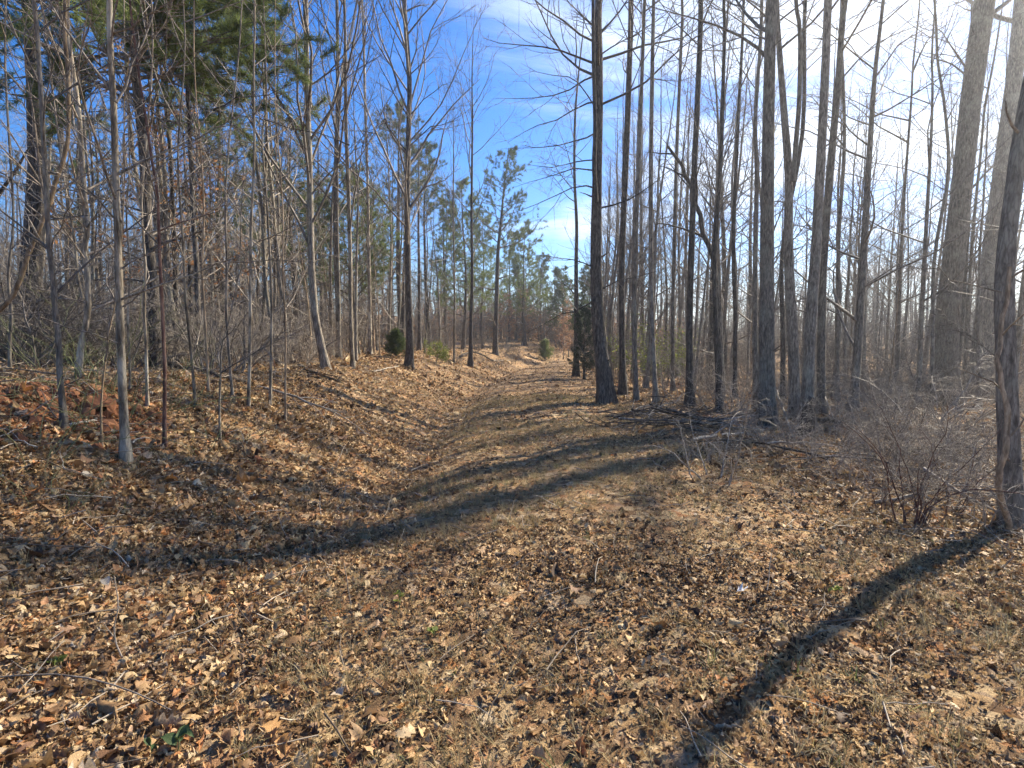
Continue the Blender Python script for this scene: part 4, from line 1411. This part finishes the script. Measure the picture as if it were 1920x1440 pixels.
def instancer(name, pts, rot, scl, idx, tint, coll, parent=None):
    me = bpy.data.meshes.new(name)
    me.vertices.add(len(pts))
    me.vertices.foreach_set('co', pts.astype(np.float32).ravel())
    a = me.attributes.new('rot', 'FLOAT_VECTOR', 'POINT'); a.data.foreach_set('vector', rot.astype(np.float32).ravel())
    a = me.attributes.new('scl', 'FLOAT', 'POINT'); a.data.foreach_set('value', scl.astype(np.float32))
    a = me.attributes.new('idx', 'INT', 'POINT'); a.data.foreach_set('value', idx.astype(np.int32))
    a = me.attributes.new('tint', 'FLOAT', 'POINT'); a.data.foreach_set('value', tint.astype(np.float32))
    o = bpy.data.objects.new(name, me)
    COL.objects.link(o)
    ng = bpy.data.node_groups.new(name + '_scatter', 'GeometryNodeTree')
    ng.interface.new_socket('Geometry', in_out='INPUT', socket_type='NodeSocketGeometry')
    ng.interface.new_socket('Geometry', in_out='OUTPUT', socket_type='NodeSocketGeometry')
    N, L = ng.nodes, ng.links
    gi, go = N.new('NodeGroupInput'), N.new('NodeGroupOutput')
    ci = N.new('GeometryNodeCollectionInfo')
    ci.inputs['Collection'].default_value = coll
    ci.inputs['Separate Children'].default_value = True
    ci.inputs['Reset Children'].default_value = True
    ip = N.new('GeometryNodeInstanceOnPoints')
    ip.inputs['Pick Instance'].default_value = True

    def attr(nm, typ):
        n = N.new('GeometryNodeInputNamedAttribute')
        n.data_type = typ
        n.inputs['Name'].default_value = nm
        return n.outputs['Attribute']
    mp_ = N.new('GeometryNodeMeshToPoints')
    L.new(gi.outputs[0], mp_.inputs['Mesh'])
    L.new(mp_.outputs[0], ip.inputs['Points'])
    L.new(ci.outputs[0], ip.inputs['Instance'])
    L.new(attr('idx', 'INT'), ip.inputs['Instance Index'])
    L.new(attr('rot', 'FLOAT_VECTOR'), ip.inputs['Rotation'])
    L.new(attr('scl', 'FLOAT'), ip.inputs['Scale'])
    L.new(ip.outputs[0], go.inputs[0])
    md = o.modifiers.new('scatter', 'NODES')
    md.node_group = ng
    if parent:
        o.parent = parent
    return o


rg = np.random.default_rng(99)
KINDS = ['oval', 'oak', 'lobed', 'beech', 'oak', 'lobed', 'oval', 'oak', 'beech', 'lobed', 'oak', 'oval', 'lobed', 'oak']
leaf_coll = variants('litter_leaf', [leaf_mesh(k, 40 + i, M['litter']) for i, k in enumerate(KINDS)])


def wedge(n, y0, y1, xmax=60, edge=.97):
    """points spread evenly over the ground between two distances"""
    y = np.sqrt(rg.uniform(y0 ** 2, y1 ** 2, n))
    x = rg.uniform(-1, 1, n) * (edge * y + .4)
    k = np.abs(x) < xmax
    return x[k], y[k]


xs, ys, ss = [], [], []
for n, y0, y1, s in ((88000, 1.3, 4.6, .72), (95000, 4.6, 9.5, .87), (62000, 9.5, 18, 1.2), (42000, 18, 34, 1.7), (22000, 34, 62, 2.4)):
    x, y = wedge(n, y0, y1)
    xs.append(x); ys.append(y); ss.append(np.full(len(x), s))
for tx, ty, tr in FEET:
    q = 90
    a_ = rg.uniform(0, 6.283, q)
    d_ = tr * 1.1 + np.abs(rg.normal(0, .16 + tr, q))
    xs.append(tx + np.cos(a_) * d_); ys.append(ty + np.sin(a_) * d_); ss.append(np.full(q, 1.0 + .03 * ty))
n_feet = 90 * len(FEET)
x, y, s = np.concatenate(xs), np.concatenate(ys), np.concatenate(ss)
so = x - path_shift(y)
on_path = sstep(-1.6, -.7, so) * sstep(3.6, 2.4, so)
clay = ground_at(75, 745)
dc = np.hypot(x - clay[0], (y - clay[1]) * .9) + .35 * lump(x, y, 2.2, 3.0)
patchy = lump(x, y, .9, 7.0) + .6 * lump(x, y, 2.7, 4.0)
keep = (rg.random(len(x)) > .75 * sstep(.95, .5, dc)) & (rg.random(len(x)) > on_path * np.clip(.40 + .5 * patchy, 0, .85)) & (rg.random(len(x)) > (1 - on_path) * np.clip(.55 * lump(x, y, 1.7, 9.0) - .12, 0, .5))
x, y, s, so, on_path, patchy = (a[keep] for a in (x, y, s, so, on_path, patchy))
n = len(x)
scl = s * rg.lognormal(-3.24, .48, n) * (1 - .30 * on_path)
z = terrain(x, y) + rg.uniform(0, .03, n) * (1 - .5 * on_path)
tilt = rg.normal(0, .42, (n, 2))
flip = rg.random(n) < .45
rot = np.stack([tilt[:, 0] + np.where(flip, np.pi, 0), tilt[:, 1], rg.uniform(0, 6.283, n)], 1)
z = z + np.where(flip, scl * .3, 0)
tint = np.clip(rg.beta(1.35, 1.5, n) * .97 + .10 * patchy + .10 * lump(x, y, .55, 6.0) - .10 * on_path + rg.normal(0, .03, n), 0, 1)
litter = instancer('fallen_leaves', np.stack([x, y, z], 1), rot, scl, rg.integers(0, len(KINDS), n), tint, leaf_coll, ground)
tag(litter, 'deep layer of brown and tan fallen leaves over the woodland ground', kind='stuff')

# the largest leaves of the near ground, each one an object
big = [leaf_mesh(k, 400 + i, M['leaf']) for i, k in enumerate(['lobed', 'oak', 'oval', 'lobed', 'oak', 'beech', 'lobed', 'oak', 'lobed', 'oval'])]
cnt = 0
while cnt < 285:
    u, v = rg.uniform(0, 1920), rg.uniform(1010, 1440)
    if rg.random() > (.95 if u < 760 else .42):
        continue
    p = ground_at(u, v)
    o = bpy.data.objects.new('leaf', big[int(rg.integers(0, len(big)))])
    COL.objects.link(o)
    o.parent = ground
    sc = rg.uniform(.042, .088) * (1 if u < 760 else .7)
    fl = rg.random() < .4
    o.location = (p[0], p[1], p[2] + .022 + (sc * .28 if fl else 0))
    o.rotation_euler = (rg.normal(0, .4) + (math.pi if fl else 0), rg.normal(0, .4), rg.uniform(0, 6.283))
    o.scale = (sc,) * 3
    cnt += 1
for u, v, kind, mt, sc, lab in [(157, 1142, 'oak', 'leaf_orange', .075, 'bright orange lobed leaf'), (432, 1290, 'lobed', 'leaf_orange', .085, 'broad golden lobed leaf'), (200, 1105, 'oval', 'leaf_pale', .085, 'long bleached leaf lying flat'),
                                (170, 905, 'oval', 'leaf_pale', .10, 'pale bleached leaf beside the bank foot'), (320, 912, 'lobed', 'leaf_orange', .11, 'orange leaf right of the pale tree foot'), (505, 1385, 'lobed', 'leaf_orange', .08, 'tall golden leaf standing on edge'),
                                (160, 855, 'oak', 'leaf_pale', .12, 'whitish curled leaf left of the pale tree foot'), (975, 1268, 'oval', 'leaf_orange', .07, 'small yellow leaf on the track'), (755, 1345, 'oval', 'leaf_orange', .07, 'small orange leaf near the bottom'),
                                (530, 1420, 'lobed', 'leaf_orange', .08, 'broad tan leaf at the bottom edge'), (45, 742, 'lobed', 'leaf_orange', .13, 'orange leaf on the red clay')]:
    p = ground_at(u, v)
    o = bpy.data.objects.new('leaf', leaf_mesh(kind, int(u), M[mt]))
    COL.objects.link(o)
    o.parent = ground
    o.location = (p[0], p[1], p[2] + .035)
    o.rotation_euler = (rg.normal(.15, .3), rg.normal(0, .3), rg.uniform(0, 6.283))
    o.scale = (sc,) * 3
    o['label'] = lab

# ------------------------------------------------------------------ dry grass, twig litter
def tuft_mesh(seed, nb, h, mat):
    r = np.random.default_rng(seed)
    mb = MB()
    a = r.random(nb) * 6.283
    lean = r.uniform(.1, 1.1, nb)
    L = h * r.uniform(.5, 1.2, nb)
    d = np.stack([np.cos(a) * np.sin(lean), np.sin(a) * np.sin(lean), np.cos(lean)], 1)
    p0 = np.stack([np.cos(a), np.sin(a), a * 0], 1) * (h * .25 * r.random((nb, 1)))
    side = norm(np.cross(d, [0, 0, 1.0])) * .0016
    p1 = p0 + d * L[:, None] * .55
    d2 = norm(d + np.array([0, 0, -.55]) + r.normal(0, .2, d.shape))
    p2 = p1 + d2 * L[:, None] * .5
    V = np.stack([p0 - side, p0 + side, p1 + side * .8, p1 - side * .8, p2], 1).reshape(-1, 3)
    k = np.arange(nb)[:, None] * 5
    mb.add(V, k + np.array([[0, 1, 2, 3]]), k + np.array([[3, 2, 4]]))
    return mb.mesh('tuft', mat, False)


gcoll = variants('grass_tuft', [tuft_mesh(k, 14, .11, M['grass']) for k in range(6)])
x, y = wedge(60000, 1.4, 16)
so = x - path_shift(y)
on_path = sstep(-1.9, -.4, so) * sstep(4.4, 2.2, so)
pg = lump(x, y, 1.3, 11.0) + .6 * lump(x, y, 3.1, 8.0)
keep = rg.random(len(x)) < np.clip(on_path * (.35 + .5 * pg) + .15 + .12 * pg, 0, .9)
x, y, pg = x[keep], y[keep], pg[keep]
n = len(x)
tint = np.clip(rg.beta(2, 2.2, n) * .78 + .34 * (rg.random(n) < .07), 0, 1)
grass = instancer('grass', np.stack([x, y, terrain(x, y) + .005], 1), np.stack([rg.normal(0, .2, n), rg.normal(0, .2, n), rg.uniform(0, 6.283, n)], 1), rg.uniform(.4, 1.05, n), rg.integers(0, 6, n), tint, gcoll)
tag(grass, 'thin dry grass growing through the leaves along the track', 'grass', kind='stuff')

tw = []
for k in range(6):
    r = np.random.default_rng(700 + k)
    C = np.zeros((5, 3)); C[:, 0] = np.linspace(-.5, .5, 5); C[:, 1:] += np.cumsum(r.normal(0, .05, (5, 2)), 0)
    m2 = MB(); m2.tubes(C[None], np.linspace(.012, .006, 5)[None], 4)
    tw.append(m2.mesh('twig', M['needle_litter']))
tcoll = variants('litter_twig', tw)
x, y = wedge(9000, 1.4, 15)
so = x - path_shift(y)
edge = 1 - .75 * sstep(-1.6, -.6, so) * sstep(3.6, 2.6, so)
keep = rg.random(len(x)) < edge
x, y = x[keep], y[keep]
n = len(x)
twl = instancer('twig_litter', np.stack([x, y, terrain(x, y) + rg.uniform(.02, .06, n)], 1), np.stack([rg.normal(0, .3, n), rg.normal(0, .25, n), rg.uniform(0, 6.283, n)], 1), rg.uniform(.12, .42, n), rg.integers(0, 6, n), rg.random(n), tcoll)
tag(twl, 'fine broken twigs scattered through the leaf litter', 'twigs', kind='stuff')

cl = []
for k in range(5):
    r = np.random.default_rng(800 + k)
    S_, K_ = 7, 5
    th = np.linspace(-1.4, 1.4, K_)
    C = np.zeros((1, K_, 3)); C[0, :, 2] = np.sin(th) * .45
    V, Q = tube_geo(C, (np.cos(th) * .5 + .02)[None], S_, 1 + r.normal(0, .16, (1, K_, S_)))
    m2 = MB(); m2.add(V + r.normal(0, .03, V.shape), Q)
    cl.append(m2.mesh('clod', M['clay'], False))
ccoll = variants('clay_clod', cl)
n = 420
x = clay[0] + rg.normal(0, .45, n)
y = clay[1] + rg.normal(0, .45, n)
clods = instancer('clay_clods', np.stack([x, y, terrain(x, y) + .01], 1), rg.uniform(0, 6.283, (n, 3)), rg.lognormal(-3.1, .5, n), rg.integers(0, 5, n), rg.random(n), ccoll, ground)
tag(clods, 'crumbled red clay clods on the cut of the bank', kind='stuff')

# ------------------------------------------------------------------ small plants and scraps of the near ground
def seedling(name, label, u, v, n, size, mat, cat='seedling', height=.07):
    r = np.random.default_rng(int(u * 7 + v))
    p = ground_at(u, v)
    root = empty(name, p)
    tag(root, label, cat)
    m2 = MB()
    C = np.zeros((4, 3)); C[:, 2] = np.linspace(-.02, height, 4); C[:, 0] += np.linspace(0, .01, 4)
    m2.tubes(C[None], np.linspace(.003, .002, 4)[None], 5)
    m2.build('stem', M['briar'], root)
    for i in range(n):
        o = bpy.data.objects.new('leaf', leaf_mesh('oval', int(u) + i, M[mat]))
        COL.objects.link(o)
        o.parent = root
        a = i * 2.4 + r.random()
        o.location = (math.cos(a) * size * .45, math.sin(a) * size * .45, height * (.55 + .4 * r.random()))
        o.rotation_euler = (r.normal(0, .2), r.normal(-.2, .2), a)
        o.scale = (size,) * 3
    return root


seedling('green_seedling', 'small green broad-leaved seedling at the bottom left edge', 333, 1412, 4, .075, 'green_leaf')
seedling('green_seedling', 'tiny dull green seedling left of the larger bottom seedling', 283, 1415, 3, .05, 'green_leaf', height=.04)
seedling('green_seedling', 'thin pale green sprout on the left side of the track', 748, 1150, 6, .04, 'yellow_green', height=.13)
seedling('green_seedling', 'yellow-green sprout low in the litter at left', 110, 1258, 6, .05, 'yellow_green', height=.05)
seedling('green_seedling', 'yellowish sprout in the middle of the track', 812, 1195, 5, .045, 'yellow_green', height=.04)
seedling('green_seedling', 'yellow-green sprout right of the white scrap', 1565, 1122, 6, .05, 'yellow_green', height=.07)
p = ground_at(1388, 1118)
o = bpy.data.objects.new('paper_scrap', leaf_mesh('lobed', 3, M['white_scrap']))
COL.objects.link(o)
o.location = (p[0], p[1], p[2] + .03)
o.rotation_euler = (.5, .2, .7)
o.scale = (.09, .06, .09)
tag(o, 'crumpled white scrap lying on the right side of the track', 'scrap')

# ------------------------------------------------------------------ woods too far off to count
rg = np.random.default_rng(321)
n = 1900
y = rg.uniform(66, 130, n)
y[1150:] = rg.uniform(46, 70, n - 1150)
x = rg.uniform(-1, 1, n) * (1.0 * y + 8)
x = np.where((y < 58) & (np.abs(x - 3) < 9), np.sign(x) * (12 + rg.uniform(0, 30, n)), x)
x[:260] = rg.uniform(-8, 14, 260)
y[:260] = rg.uniform(58, 92, 260)
h = rg.uniform(6.5, 11.0, n) * (.85 + .3 * sstep(10, 45, np.abs(x)))
h[:520] *= .40
h[1150:1500] *= .35
K = 6
s = np.linspace(0, 1, K)
P = np.stack([x[:, None] + np.cumsum(rg.normal(0, .18, (n, K)), 1), y[:, None] + np.cumsum(rg.normal(0, .18, (n, K)), 1), terrain(x, y)[:, None] - .3 + s[None] * h[:, None]], 2)
R = rg.uniform(.05, .14, n)[:, None] * (1 - .85 * s)[None]
fw = MB()
fw.tubes(P, R, 4)
P1, R1 = sprout(rg, P, R, 14, .04, .97, .85, (h * .26)[:, None], rr=.45, K=4, wig=.15, up=.1, taper=.4, min_r=.022)
fw.tubes(P1, R1, 3)
P2, R2 = sprout(rg, P1, R1, 4, .25, .97, .7, seglen(P1) * .45, rr=.7, K=3, min_r=.014)
fw.tubes(P2, R2, 3)
far = fw.build('far_woods', M['twig'])
sel = (P2[:, 0, 0] > -9) & (P2[:, 0, 0] < 15) & (P2[:, 0, 1] < 84) & (P2[:, 0, 2] < terrain(P2[:, 0, 0], P2[:, 0, 1]) + 3.6)
fl_ = add_leaves(rg, far, P2[sel], .8, 'beech', .2, 'foliage')
fl_['kind'] = 'stuff'
tag(far, 'grey mass of distant bare woods closing the view', 'woods', kind='stuff')

# ------------------------------------------------------------------ haze volume added to lay a milky veil towards the sun
hx0, hx1, hy0, hy1 = -455.0, 455.0, -95.0, 560.0
hv = np.array([[x_, y_, z_] for z_ in (-4.0, 26.0) for y_ in (hy0, hy1) for x_ in (hx0, hx1)])
mb = MB()
mb.add(hv, [[0, 2, 3, 1], [4, 5, 7, 6], [0, 1, 5, 4], [2, 6, 7, 3], [0, 4, 6, 2], [1, 3, 7, 5]])
hm_ = bpy.data.materials.new('added_haze')
hm_.use_nodes = True
hm_.node_tree.nodes.clear()
ho = hm_.node_tree.nodes.new('ShaderNodeOutputMaterial')
pv = hm_.node_tree.nodes.new('ShaderNodeVolumePrincipled')
pv.inputs['Color'].default_value = (.9, .93, .97, 1)
pv.inputs['Density'].default_value = 0.0017
pv.inputs['Anisotropy'].default_value = 0.7
hm_.node_tree.links.new(pv.outputs[0], ho.inputs['Volume'])
haze = mb.build('haze', hm_, smooth=False)
tag(haze, 'thin pale haze added as a milky veil over the sunlit woods', 'haze', kind='stuff')
